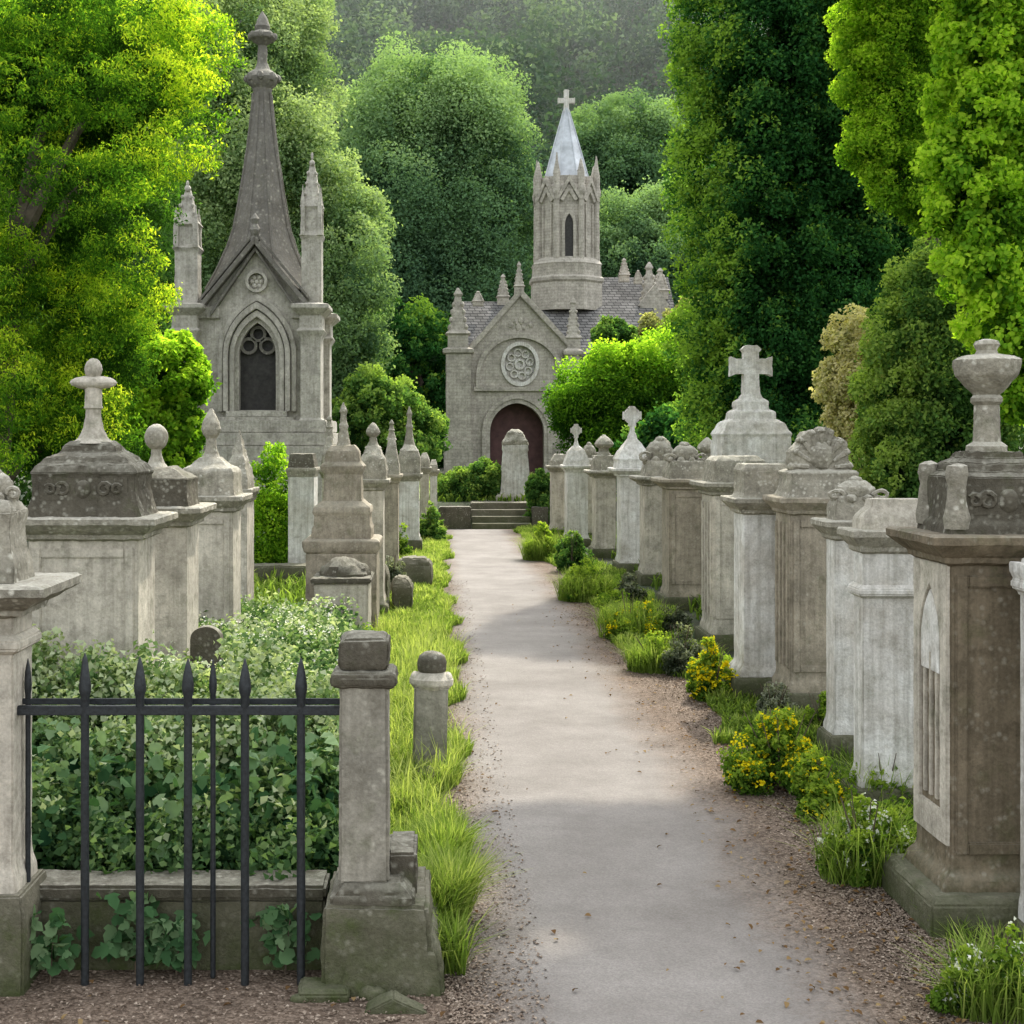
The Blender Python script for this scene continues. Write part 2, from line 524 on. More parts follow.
def ground_mat():
    m, nt = new_mat('soil_and_turf'); t = NT(nt)
    pos = t.n('ShaderNodeNewGeometry').outputs['Position']
    n1 = t.noise(pos, 1.6, 6, .7); n2 = t.noise(pos, 25, 4, .7)
    c = t.mix(t.ramp(n1, [(.4, 0.0), (.6, 1.0)]), (.040, .036, .020), (.032, .060, .016))
    c = t.mix(.6, c, t.ramp(n2, [(.3, .4), (.7, 1.3)]), 'MULTIPLY')
    b = t.n('ShaderNodeBsdfPrincipled'); t.l(c, b.inputs['Base Color']); b.inputs['Roughness'].default_value = .95
    bp = t.n('ShaderNodeBump'); bp.inputs['Strength'].default_value = .8; bp.inputs['Distance'].default_value = .03
    t.l(n2, bp.inputs['Height']); t.l(bp.outputs[0], b.inputs['Normal'])
    o = t.n('ShaderNodeOutputMaterial'); t.l(b.outputs[0], o.inputs[0])
    return m


GRAVEL_A, GRAVEL_B = (.112, .079, .056), (.28, .215, .165)


def gravel_mat(name, path=False):
    m, nt = new_mat(name); t = NT(nt)
    geo = t.n('ShaderNodeNewGeometry'); pos = geo.outputs['Position']
    v1 = t.n('ShaderNodeTexVoronoi'); v1.inputs['Scale'].default_value = 75; t.l(pos, v1.inputs['Vector'])
    v2 = t.n('ShaderNodeTexVoronoi'); v2.inputs['Scale'].default_value = 160; t.l(pos, v2.inputs['Vector'])
    n1 = t.noise(pos, 2.2, 5, .65); n2 = t.noise(pos, 40, 4, .7)
    sv = t.n('ShaderNodeSeparateColor'); t.l(v1.outputs['Color'], sv.inputs[0])
    c = t.mix(sv.outputs[0], GRAVEL_A, GRAVEL_B)
    c = t.mix(.8, c, t.ramp(n1, [(.3, .62), (.7, 1.2)]), 'MULTIPLY')
    c = t.mix(.5, c, t.ramp(v1.outputs['Distance'], [(.1, 1.1), (.6, .5)]), 'MULTIPLY')
    hgt = t.math('MULTIPLY', v1.outputs['Distance'], -1.0)
    bstr = 1.0
    b = t.n('ShaderNodeBsdfPrincipled'); b.inputs['Roughness'].default_value = .9
    b.inputs['Specular IOR Level'].default_value = .2
    if path:
        sp = t.n('ShaderNodeSeparateXYZ'); t.l(pos, sp.inputs[0])
        # worn smooth middle of the path, fading to loose gravel at both edges
        wob = t.math('MULTIPLY', t.math('SUBTRACT', t.noise(pos, .9, 4, .6), .5), .55)
        wob = t.math('ADD', wob, t.math('MULTIPLY', t.math('SUBTRACT', n2, .5), .22))
        q = t.math('ABSOLUTE', t.math('SUBTRACT', t.math('ADD', sp.outputs['X'], wob), .80))
        worn = t.ramp(q, [(.44, 1.0), (.76, 0.0)])
        n5 = t.noise(pos, 1.1, 6, .7)
        pv = t.mix(t.ramp(n5, [(.3, 0.0), (.7, 1.0)]), (.158, .143, .129), (.262, .243, .224))
        sc = t.n('ShaderNodeSeparateColor'); t.l(v2.outputs['Color'], sc.inputs[0])
        pv = t.mix(.35, pv, t.ramp(sc.outputs[0], [(.0, .55), (1, 1.35)]), 'MULTIPLY')
        lit = t.ramp(t.noise(pos, 55, 3, .8), [(.60, 0.0), (.70, 1.0)])
        pv = t.mix(t.math('MULTIPLY', lit, .35), pv, (.14, .11, .09))
        c = t.mix(worn, c, pv)
        hgt = t.math('MULTIPLY', hgt, t.math('SUBTRACT', 1.15, worn))
    t.l(c, b.inputs['Base Color'])
    bp = t.n('ShaderNodeBump'); bp.inputs['Strength'].default_value = bstr; bp.inputs['Distance'].default_value = .008
    t.l(t.math('ADD', hgt, t.math('MULTIPLY', n2, .5)), bp.inputs['Height'])
    t.l(bp.outputs[0], b.inputs['Normal'])
    o = t.n('ShaderNodeOutputMaterial'); t.l(b.outputs[0], o.inputs[0])
    return m


gx = np.concatenate([np.linspace(-420, -30, 14), np.linspace(-26, 26, 27), np.linspace(30, 420, 14)])
gy = np.concatenate([np.linspace(-60, 0, 7), np.linspace(2, 29, 14), np.linspace(30, 32, 9), np.linspace(34, 76, 12), np.linspace(80, 330, 30), [420, 600]])
props(grid('ground', gx, gy, gh, ground_mat()), kind='structure')
props(grid('gravel_verge', np.linspace(-3.6, 3.2, 18), np.linspace(-2, 5.6, 12), lambda x, y: gh(x, y) + .006, gravel_mat('brown_gravel')), kind='structure')


def path_edges(y):
    l = .05 + .045 * np.sin(y * .55 + .6) + .035 * np.sin(y * 1.7)
    r = 2.02 + .06 * np.sin(y * .7 + 1) + .05 * np.sin(y * 1.9 + .3) - .012 * np.maximum(0, y - 6)
    return l, r


ys = np.linspace(-2, 29.55, 90)
vv, ff = [], []
for j, y in enumerate(ys):
    l, r = path_edges(y)
    for i in range(9):
        vv.append((l + (r - l) * i / 8, y, .011))
for j in range(len(ys) - 1):
    for i in range(8):
        a = j * 9 + i
        ff.append((a, a + 1, a + 10, a + 9))
me = bpy.data.meshes.new('path'); me.from_pydata(vv, [], ff)
props(link('path', me, gravel_mat('worn_path', True)), kind='structure')

# loose chips of gravel and leaf litter
n = 90000
cy = 4.3 + 15 * rng.random(n) ** 2.2
l, r = path_edges(cy)
side = rng.random(n)
cx = np.where(side < .26, rng.uniform(-2.6, .4, n), np.where(side < .36, l - .04 + np.abs(rng.normal(0, .09, n)), r + .14 - np.abs(rng.normal(0, .20, n))))
keep = ~((cx < .04) & (cy > 5.2))
cx, cy = cx[keep], cy[keep]
p = np.stack([cx, cy, np.full(len(cx), .0155)], 1)
nr = np.tile([0, 0, 1.0], (len(p), 1))
props(quads_mesh('gravel_chips', leaf_cards(p, nr, .015, .75, 0, .17), 4, rng.beta(2.4, 2.2, len(p)), L['chip']), kind='stuff')

n = 1500
cy = 4.4 + 12 * rng.random(n) ** 1.8
l, r = path_edges(cy)
cx = np.where(rng.random(n) < .3, rng.uniform(-2.4, .5, n), r + .1 - np.abs(rng.normal(0, .45, n)))
keep = ~((cx < .04) & (cy > 5.1)); cx, cy = cx[keep], cy[keep]
p = np.stack([cx, cy, np.full(len(cx), .022)], 1)
props(quads_mesh('fallen_leaves', leaf_cards(p, np.tile([0, 0, 1.0], (len(p), 1)), .026, .6, 0, .22, 6), 6, rng.beta(2, 2, len(p)), leaf_mat('dry_leaf', [(0, (.06, .035, .018)), (.5, (.17, .10, .045)), (1, (.32, .24, .12))], .1, 1)), kind='stuff')

# the wooded hillside: one mass
hl = []
for yy in np.arange(97, 236, 8.0):
    for xx in np.arange(-62 - yy * .28, 62 + yy * .28, 9):
        x = xx + rng.uniform(-3.5, 3.5); y = yy + rng.uniform(-3.5, 3.5)
        if not -.27 < x / y < .34: continue
        r = rng.uniform(4.2, 7.0)
        hl.append((x, y, float(gh(x, y)) + r * .75, r, r, r * rng.uniform(1.0, 1.4)))
props(crown('hill_woodland', hl, 430000, .56, L['hill'], None, clumps=14, csize=.5, up=.8, light=lambda p: .34 * sstep(36, 72, p[:, 2]) - .22 + .35 * np.array([noise.noise(Vector(q) * .045) for q in p]), con=1.5, speck=.35), kind='stuff')  # tint rises with height, painting haze and lit crown tops

# ------------------------------------------------------------------ stone furniture: finials and tombs
def cross_outline(cx, z0, z1, span, t, zc, flare=1.25):
    """cross standing on z0, arms centred on zc"""
    a = t / 2; s = span / 2; f = a * flare
    return [(cx - a * 1.15, z0), (cx - a, zc - a), (cx - s + t * .35, zc - a), (cx - s, zc - f), (cx - s, zc + f), (cx - s + t * .35, zc + a), (cx - a, zc + a),
            (cx - a, z1 - t * .45), (cx - f, z1 - t * .25), (cx - f * .6, z1), (cx + f * .6, z1), (cx + f, z1 - t * .25), (cx + a, z1 - t * .45),
            (cx + a, zc + a), (cx + s - t * .35, zc + a), (cx + s, zc + f), (cx + s, zc - f), (cx + s - t * .35, zc - a), (cx + a, zc - a), (cx + a * 1.15, z0)]


def finial(kind, cx, cy, z0, z1, w, mat, parent, rough=.006, cell=.03, name=None):
    h = z1 - z0; b = MB(); r = w / 2
    if kind == 'cross':
        b.loft(cx, cy, [(r * .75, r * .6, z0), (r * .75, r * .6, z0 + h * .08), (r * .5, r * .42, z0 + h * .14), (r * .42, r * .36, z0 + h * .2)])
        b.prism(cross_outline(cx, z0 + h * .16, z1, w, w * .36, z0 + h * .66, 1.32), cy - w * .14, cy + w * .14)
        nm = 'cross'
    elif kind == 'wheel':
        b.lathe(cx, cy, [(r * .55, z0), (r * .5, z0 + h * .1), (r * .3, z0 + h * .25), (r * .26, z0 + h * .45)], 10)
        b.prism(cross_outline(cx, z0 + h * .4, z1, w, w * .36, z0 + h * .72), cy - w * .12, cy + w * .12)
        b.prism(circle(cx, z0 + h * .72, r * .9, 20), cy - w * .09, cy + w * .09, [circle(cx, z0 + h * .72, r * .5, 16)])
        nm = 'wheel_cross'
    elif kind == 'urn':
        b.lathe(cx, cy, [(r * .62, z0), (r * .6, z0 + h * .06), (r * .42, z0 + h * .10), (r * .40, z0 + h * .16), (r * .36, z0 + h * .42), (r * .46, z0 + h * .45), (r * .46, z0 + h * .48), (r * .38, z0 + h * .51),
                         (r * .62, z0 + h * .58), (r * .92, z0 + h * .68), (r * 1.0, z0 + h * .77), (r * 1.0, z0 + h * .815), (r * .85, z0 + h * .84), (r * .34, z0 + h * .87),
                         (r * .30, z0 + h * .9), (r * .4, z0 + h * .95), (r * .34, z0 + h * .985), (r * .1, z1)], 24)
        nm = 'urn'
    elif kind == 'post':            # stubby cross of a post, flat round arms and a knob
        b.lathe(cx, cy, [(r * .9, z0), (r * .62, z0 + h * .06), (r * .42, z0 + h * .18), (r * .33, z0 + h * .32), (r * .33, z0 + h * .4), (r * .40, z0 + h * .42), (r * .36, z0 + h * .45), (r * .36, z0 + h * .68), (r * .44, z0 + h * .72)], 16)
        b.ball((cx, cy, z0 + h * .72), r, r * .5, h * .085, 16, 8)
        b.ball((cx, cy, z0 + h * .88), r * .38, r * .38, h * .13, 12, 8)
        nm = 'post_finial'
    elif kind == 'ball':
        b.lathe(cx, cy, [(r * 1.1, z0), (r * .7, z0 + h * .12), (r * .45, z0 + h * .3), (r * .42, z0 + h * .5)], 14)
        b.ball((cx, cy, z1 - h * .3), r, r, h * .3, 16, 10)
        nm = 'ball_finial'
    elif kind == 'flame':
        b.lathe(cx, cy, [(r * 1.2, z0), (r * .8, z0 + h * .1), (r * .55, z0 + h * .25), (r * .5, z0 + h * .42), (r * .85, z0 + h * .5), (r * 1.0, z0 + h * .6), (r * .85, z0 + h * .74), (r * .5, z0 + h * .88), (r * .12, z1)], 14)
        nm = 'flame_finial'
    elif kind == 'spike':
        b.lathe(cx, cy, [(r * 1.0, z0), (r * .75, z0 + h * .15), (r * .5, z0 + h * .4), (r * .62, z0 + h * .48), (r * .45, z0 + h * .55), (r * .34, z0 + h * .72), (r * .5, z0 + h * .8), (r * .3, z0 + h * .9), (r * .06, z1)], 10)
        nm = 'spike_finial'
    elif kind == 'shell':           # rounded carved crest
        pts = [(cx + r * math.cos(a) * (1 + .06 * math.cos(9 * a)), z0 + h * max(0, math.sin(a)) ** .8 * (1 + .05 * math.cos(9 * a))) for a in np.linspace(0, math.pi, 25)]
        b.prism(pts, cy - w * .22, cy + w * .22)
        b.ball((cx, cy - w * .12, z0 + h * .42), r * .5, w * .22, h * .36, 14, 8)
        for a in np.linspace(.15, math.pi - .15, 9):
            b.tube([(cx + r * .45 * math.cos(a), cy - w * .24, z0 + h * (.1 + .4 * math.sin(a))), (cx + r * .98 * math.cos(a), cy - w * .2, z0 + h * (.06 + .9 * math.sin(a)))], [r * .05, r * .11], 6)
            b.ball((cx + r * .97 * math.cos(a), cy - w * .1, z0 + h * (.03 + .94 * math.sin(a))), r * .15, w * .2, r * .14, 8, 6)
        nm = 'crest'
    elif kind == 'lump':            # carved leafy crest
        b.ball((cx, cy, z0 + h * .40), r * .8, r * .6, h * .5, 12, 8)
        b.ball((cx, cy, z1 - h * .16), r * .3, r * .28, h * .17, 10, 7)
        for k in range(16):
            a = 2 * math.pi * k / 8 + .4; f = .15 if k < 8 else .5
            q = r * (.82 if k < 8 else .58)
            b.ball((cx + q * math.cos(a), cy + q * .75 * math.sin(a), z0 + h * f), r * .24, r * .2, h * .17, 8, 6)
        for sg in (-1, 1):
            b.tube([(cx + sg * r * (.95 - .35 * math.cos(u) * (1 - u / 9)), cy - r * .45, z0 + h * (.28 + .2 * math.sin(u) * (1 - u / 9))) for u in np.linspace(0, 6, 12)], [r * .1] * 12, 6)
        nm = 'crest'
    return b.build(name or nm, mat, parent, 0, rough, cell, False, 16 / max(.3, min(1.2, w * 4)))


def tomb(name, label, cat, pxl, pxr, Y, d, z, cap, fin=None, mat='grey', capmat='dark', finmat='lichen', base=(.07, .16), panel=None, sidepanel=None,
         over=.07, group=None, cell=.035, rough=.004, flute=False, collar=None, basemat='mossy', neck=True):
    """z: height of the cornice top; cap: (width factor, depth factor, height) rings above the cornice"""
    x0, x1 = X(pxl, Y), X(pxr, Y)
    w = x1 - x0; cx = (x0 + x1) / 2; cy = Y + d / 2; hw, hd = w / 2, d / 2
    g0 = float(gh(cx, cy))
    t = thing(name, (cx, cy, g0), label, cat, group)
    e, bh = base
    zt = z - .115
    b = MB(); b.loft(cx, cy, [(hw + e, hd + e, g0 - .05), (hw + e, hd + e, g0 + bh * .82), (hw + e * .8, hd + e * .8, g0 + bh), (hw + e * .4, hd + e * .4, g0 + bh)])
    b.build('base', M[basemat], t, .008, .006, cell * 2)
    b = MB()
    prof = [(hw + e * .35, hd + e * .35, g0 + bh - .01), (hw + e * .3, hd + e * .3, g0 + bh + .035), (hw + .004, hd + .004, g0 + bh + .075), (hw, hd, g0 + bh + .1), (hw, hd, zt)]
    b.loft(cx, cy, prof)
    za, zb = g0 + bh + .14, zt - .05
    def frame(u0, u1, z0, z1, face):
        s = .2 * (u1 - u0) if (u1 - u0) < .25 else .05
        for (a, c, q, r) in ((u0, u0 + s, z0, z1), (u1 - s, u1, z0, z1), (u0 + s, u1 - s, z0, z0 + s), (u0 + s, u1 - s, z1 - s, z1)):
            if face == 'front': b.box(a, c, cy - hd - .013, cy - hd + .01, q, r)
            else:
                sx = cx - hw if face == 'left' else cx + hw
                b.box(sx - .013, sx + .013, a, c, q, r)
    if panel: frame(x0 + .02, x1 - .02, za, zb, 'front')
    if sidepanel: frame(cy - hd + .03, cy + hd - .02, za, zb, sidepanel)
    if flute:
        sx = cx - hw if flute == 'left' else cx + hw
        nfl = 4
        for k in range(nfl):
            yc = cy - hd + d * (k + .5) / nfl
            b.box(sx - .012, sx + .012, yc - d * .26 / nfl, yc + d * .26 / nfl, za + .02, zb - .02)
    if collar:
        b.loft(cx, cy, [(hw + .002, hd + .002, collar - .04), (hw + .028, hd + .028, collar - .02), (hw + .028, hd + .028, collar + .01), (hw + .003, hd + .003, collar + .035)])
    b.build('shaft', M[mat], t, .006, rough * .5, cell * 1.6)
    b = MB()
    o = over
    b.loft(cx, cy, [(hw + .004, hd + .004, zt - .012), (hw + o * .28, hd + o * .28, zt), (hw + o * .32, hd + o * .32, zt + .022), (hw + o * .5, hd + o * .5, zt + .034), (hw + o * .9, hd + o * .9, zt + .07),
                    (hw + o, hd + o, zt + .078), (hw + o, hd + o, z - .008), (hw + o * .9, hd + o * .9, z)])
    b.build('cornice', M[mat if capmat == 'white' else ('lichen' if mat not in ('brown', 'umber') else mat)], t, 0, rough, cell)
    if cap:
        b = MB(); b.loft(cx, cy, [(hw * a, hd * c, h) for a, c, h in cap])
        b.build('cap', M[capmat], t, .004, rough * 1.7, cell)
    if fin:
        fk, f0, f1, fw = fin
        finial(fk, cx, cy, f0, f1, fw, M[finmat], t, rough=.03 * fw if fk in ('lump', 'shell', 'flame') else .015 * fw, cell=max(.012, cell * .6))
    return t


TR = 'tombs in the row right of the path'
TL = 'tombs in the row left of the path'
WR = 1.0
# --- right of the path, near to far
Y = 5.64
zc = H(530, Y)
t = tomb('tomb', 'large brown urn-topped tomb with gothic side panel nearest on the right', 'tomb', 950, 1062, Y, .40, 1.60,
     [(1.0, 1.0, 1.59), (.98, .98, 1.63), (.90, .90, 1.66), (.88, .88, 1.80), (.90, .90, 1.83), (.70, .72, 1.85), (.66, .68, 1.885), (.50, .52, 1.905), (.48, .5, 1.93)],
     ('urn', 1.925, 2.40, .27), 'umber', 'dark', 'lichen', (.115, .17), 'front', None, .10, TR, .022, .005)
cx = X(1006, Y); x0 = X(950, Y)
def relief(t, cx, y, z0, z1, w, mat, slope=0.0):
    """worn carved scrollwork on a thin backing"""
    b = MB(); zc = (z0 + z1) / 2; h = (z1 - z0) / 2
    b.box(cx - w / 2, cx + w / 2, y - .006, y + .03, z0, z1)
    b.ball((cx, y, zc), h * .75, .022, h * .85, 12, 8)
    for s in (-1, 1):
        for q, (u0, r) in enumerate(((.24, h * .62), (.38, h * .45))):
            pts = [(cx + s * (w * u0 + r * (1 - k * .05) * math.cos(.5 + k * .7)), y - .006, zc + r * (1 - k * .05) * math.sin(.5 + k * .7)) for k in range(11)]
            b.tube(pts, [.012] * 11, 6)
    return b.build('carving', M[mat], t, 0, .006, .02)
relief(t, cx + .02, Y + .025, 1.675, 1.795, .36, 'dark')
b = MB()   # lancet panel, widened in paler stone to paint the lit path side
yl, yr = Y + .06, Y + .34
b.prism([(yl - .055, .34), (yl - .055, 1.475), (yr + .055, 1.475), (yr + .055, .34)], x0 - .014, x0 + .004, [arch(yl + .02, yr - .02, .47, 1.12, 1.38)], axis='x')
for k in range(3):
    yc = yl + .07 + .07 * k
    b.box(x0 - .012, x0 + .004, yc - .012, yc + .012, .5, 1.02 if k != 1 else 1.1)
lp = b.build('lancet_panel', M['grey'], t, .003, .002, .03)
b = MB(); b.prism(arch(yl + .03, yr - .03, 1.02, 1.14, 1.36), x0 - .010, x0 + .003, axis='x'); b.build('lancet_head', M['white'], lp, .003, .002, .03)
# corner scrolls of the cap
for sy in (Y + .035, Y + .365):
    for sx in (x0 + .04, x0 + .41):
        b = MB(); b.lathe(sx, sy, [(.05, 1.62), (.055, 1.66), (.042, 1.72), (.036, 1.79), (.048, 1.84), (.04, 1.875), (.012, 1.885)], 10)
        b.build('corner_scroll', M['lichen'], t, 0, .006, .02)

tomb('pillar', 'slender white marble pillar at the right edge beside the brown urn tomb', 'gravestone', 1036, 1096, 5.36, .15, 1.50, [(1, 1, 1.49), (.95, .95, 1.52)], None,
     'white', 'white', 'white', (.02, .1), None, None, .03, TR, .03, .003, collar=1.42)
tomb('tomb', 'flat-topped white marble tomb with a collar moulding second on the right', 'tomb', 863, 962, 7.4, .17, 1.50,
     [(1.02, 1.2, 1.49), (1.0, 1.1, 1.56), (.8, .8, 1.62), (.78, .78, 1.66)], None, 'white', 'grey', 'grey', (.06, .14), None, None, .07, TR, .03, .003, collar=H(591, 7.4))
tomb('tomb', 'narrow pale tomb squeezed behind the flat-topped white one, lumpy crest on top', 'tomb', 835, 885, 8.7, .2, 1.47,
     [(1, 1, 1.46), (.95, .95, 1.56), (.8, .8, 1.62)], ('lump', 1.58, 1.74, .3), 'white', 'lichen', 'lichen', (.05, .14), None, None, .08, TR, .03, .005)
tomb('tomb', 'stained brownish tomb with fluted side and big rounded lichen crest', 'tomb', 790, 862, 9.9, .42, 1.56,
     [(1.08, 1.05, 1.55), (.98, 1, 1.60), (.92, .92, 1.70), (.95, .95, 1.73), (.8, .8, 1.75)], ('shell', 1.72, 2.04, .42), 'brown', 'lichen', 'lichen', (.07, .18), 'front', None, .08, TR, .03, .006, flute='left')
tomb('tomb', 'white tomb with stepped square cap and projecting plinth beside yellow flowers', 'tomb', 744, 792, 10.5, .36, 1.53,
     [(1.15, 1.1, 1.52), (1.0, 1, 1.56), (.98, .98, 1.70), (1.02, 1.02, 1.73), (.9, .9, 1.78)], None, 'white', 'lichen', 'lichen', (.10, .19), None, None, .09, TR, .03, .005)
tomb('tomb', 'grey panelled tomb with white-streaked side, in front of the large stone cross', 'tomb', 713, 768, 13.0, .55, 1.56,
     [(1.0, 1, 1.55), (.98, .98, 1.62), (.9, .9, 1.76), (.7, .7, 1.80)], None, 'grey', 'lichen', 'lichen', (.06, .15), 'front', None, .10, TR, .04, .006, flute='left')
Y = 14.6
tomb('cross_tomb', 'tallest tomb on the right, white stepped block carrying a large stone cross', 'tomb', 724, 790, Y, .62, 1.74,
     [(1.06, 1.06, 1.73), (1.02, 1.02, 1.98), (1.06, 1.06, 2.01), (.98, .98, 2.05), (.86, .86, 2.13), (.66, .66, 2.17), (.64, .64, 2.24), (.48, .48, 2.27), (.46, .46, 2.32)],
     ('cross', 2.30, 2.95, .44), 'white', 'white', 'white', (.08, .2), None, None, .05, TR, .04, .006)
tomb('tomb', 'dark brown tomb with pale streaked corner and broken lichen cap on the right', 'tomb', 669, 708, 16.0, .5, 1.50,
     [(1.0, 1, 1.49), (.98, .98, 1.58), (.85, .85, 1.70)], ('lump', 1.66, 1.92, .4), 'brown', 'lichen', 'lichen', (.06, .15), 'front', None, .12, TR, .05, .008)
tomb('tomb', 'grey tomb with leaning rounded crest between the dark brown tomb and the wheel-cross tomb', 'tomb', 645, 680, 18.6, .5, 1.45,
     [(1.0, 1, 1.44), (.9, .9, 1.55), (.75, .75, 1.66)], ('lump', 1.6, 1.98, .46), 'grey', 'lichen', 'lichen', (.06, .15), None, None, .13, TR, .05, .009)
Y = 20.2
tomb('cross_tomb', 'white tomb with smooth pyramid top and wheel cross halfway down the right row', 'tomb', 621, 648, Y, .5, 1.52,
     [(1.25, 1.1, 1.51), (1.2, 1.1, 1.62), (1.28, 1.15, 1.65), (1.0, .9, 1.76), (.85, .75, 1.80), (.5, .45, 1.90), (.3, .3, 1.95)], ('wheel', 1.93, 2.42, .27), 'white', 'white', 'white', (.06, .15), None, None, .12, TR, .05, .005)
tomb('tomb', 'pale grey tomb with tall rounded crest just before the wheel-cross tomb', 'tomb', 596, 616, 22.8, .6, 1.42,
     [(1.2, 1, 1.41), (1.1, .9, 1.55), (.9, .8, 1.66)], ('flame', 1.62, 2.0, .32), 'grey', 'lichen', 'lichen', (.06, .15), None, None, .13, TR, .05, .009)
tomb('cross_tomb', 'small pale tomb with pointed pyramid and little cross toward the steps', 'tomb', 567, 588, 25.0, .5, 1.46,
     [(1.2, 1.1, 1.45), (1.05, 1, 1.56), (.75, .7, 1.72), (.35, .35, 1.80)], ('wheel', 1.78, 2.2, .2), 'white', 'white', 'white', (.06, .15), None, None, .08, TR, .05, .005)
tomb('tomb', 'dark-fronted plain tomb at the far end of the right row', 'tomb', 552, 570, 27.4, .5, 1.4,
     [(1.1, 1, 1.39), (1.0, .9, 1.5), (.6, .6, 1.62)], None, 'grey', 'lichen', 'lichen', (.06, .15), None, None, .09, TR, .05, .008)
SR = 'finials of tombs showing over the right row'
for i, (pl, pr, Y, zc, f, lab) in enumerate((
        (700, 722, 17.6, 1.5, ('flame', 1.62, 1.97, .26), 'lichened tomb with a flame finial just left of the large cross'),
        (676, 694, 20.5, 1.5, ('lump', 1.58, 1.9, .3), 'rear tomb with rounded crest peeping over the dark brown tomb'),
        (655, 674, 22.5, 1.5, ('flame', 1.6, 1.98, .3), 'rear tomb with pointed crest peeping behind the grey leaning crest'),
        (581, 600, 26.5, 1.4, ('lump', 1.5, 1.86, .34), 'rear tomb with blunt crest beside the small pointed pyramid tomb'))):
    tomb('tomb', lab, 'tomb', pl, pr, Y, .5, zc, [(1.05, 1, zc - .01), (.95, .9, zc + .1), (.7, .7, zc + .16)], f, 'grey', 'lichen', 'lichen', (.05, .15), None, None, .08, TR, .06, .009)

# --- left of the path, near to far
t = tomb('gate_pier', 'pale square pier with flaring moulded cap at the left end of the railings', 'pier', -42, 13, 5.02, .24, 1.47,
     [(1.1, 1.1, 1.46), (1.02, 1.02, 1.52), (.86, .86, 1.58), (.84, .84, 1.68), (.9, .9, 1.72), (.7, .7, 1.76)], ('lump', 1.75, 1.88, .16), 'grey', 'lichen', 'lichen', (.05, .36), None, None, .15, None, .022, .005, collar=1.25)
LB = tomb('tomb', 'broad dark-capped tomb topped by a stubby post cross nearest on the left', 'tomb', 28, 138, 7.35, .44, 1.57,
     [(1.08, 1.05, 1.56), (1.03, 1.03, 1.60), (.99, .99, 1.63), (.93, .93, 1.71), (.95, .95, 1.79), (.99, .99, 1.80), (.90, .9, 1.84), (.80, .8, 1.855), (.74, .74, 1.885), (.52, .52, 1.91), (.48, .48, 1.945), (.36, .36, 1.965)],
     ('post', 1.955, 2.41, .26), 'grey', 'dark', 'grey', (.06, .16), 'front', None, .11, TL, .022, .006)
tomb('tomb', 'dark-capped tomb with a round ball finial second on the left', 'tomb', 112, 187, 8.6, .42, 1.56,
     [(1.05, 1.03, 1.55), (1.0, 1.0, 1.60), (.96, .96, 1.70), (1.0, 1.0, 1.73), (.8, .8, 1.76), (.5, .5, 1.80)], ('ball', 1.79, 2.07, .15), 'grey', 'dark', 'lichen', (.06, .16), None, None, .10, TL, .03, .006)
tomb('tomb', 'pale tomb with concave cap and flame finial third on the left', 'tomb', 180, 233, 10.4, .42, 1.55,
     [(1.08, 1.05, 1.54), (1.02, 1.02, 1.60), (1.0, 1.0, 1.72), (.9, .9, 1.75), (.62, .62, 1.78), (.4, .4, 1.83)], ('flame', 1.81, 2.20, .15), 'grey', 'lichen', 'lichen', (.06, .16), 'front', None, .08, TL, .03, .006)
tomb('tomb', 'narrow tomb with a steep pointed lichen cap right behind the flame-finial tomb', 'tomb', 224, 247, 13.0, .5, 1.50,
     [(1.1, 1.05, 1.49), (1.0, 1.0, 1.6), (.7, .7, 1.75), (.3, .3, 1.92), (.06, .06, 2.05)], None, 'grey', 'lichen', 'lichen', (.06, .16), None, None, .05, TL, .04, .01)
relief(LB, ORIG[LB].x, 7.35 + .012, 1.655, 1.775, .46, 'dark')
# stepped monument
Y = 13.4
cx = X(341, Y); cy = Y + .35
t = thing('stepped_monument', (cx, cy, 0), 'brown stepped tomb with tapering tiers and a tall pointed finial behind a low chest', 'tomb', TL)
b = MB(); b.loft(cx, cy, [(.34, .34, 0), (.34, .34, .86), (.325, .32, .88)]); b.build('base', M['brown'], t, .01, .006, .06)
b = MB(); b.loft(cx, cy, [(.33, .33, .86), (.355, .355, .88), (.37, .37, .93), (.37, .37, .98), (.34, .34, 1.0)]); b.build('coping', M['brown'], t, .004, .006, .05)
b = MB(); b.loft(cx, cy, [(.285, .285, .98), (.285, .285, 1.10), (.27, .27, 1.13), (.265, .265, 1.22), (.28, .28, 1.25), (.27, .27, 1.30), (.2, .2, 1.36)]); b.build('lower_tier', M['brown'], t, .004, .008, .05)
b = MB(); b.loft(cx, cy, [(.2, .2, 1.34), (.185, .185, 1.38), (.18, .18, 1.62), (.2, .2, 1.65), (.21, .21, 1.70), (.17, .17, 1.74), (.16, .16, 1.84), (.11, .11, 1.90)]); b.build('upper_tier', M['brown'], t, .004, .008, .05)
finial('spike', cx, cy, 1.88, 2.32, .16, M['lichen'], t, .008)
# chest in front
Y = 12.6
x0, x1 = X(314, Y), X(368, Y)
t = thing('chest_tomb', ((x0 + x1) / 2, Y + .35, 0), 'low box tomb with flat coping in front of the stepped monument', 'tomb')
b = MB(); b.box(x0, x1, Y, Y + .62, -.03, .66); b.build('chest', M['grey'], t, .012, .006, .08)
b = MB(); b.box(x0 - .03, x1 + .03, Y - .03, Y + .65, .663, .71); b.build('coping', M['dark'], t, .01, .008, .05)
b = MB(); b.ball(((x0 + x1) / 2 + .02, Y + .3, .70), .24, .2, .17); b.build('fallen_ornament', M['dark'], t, 0, .04, .06, False, 6)

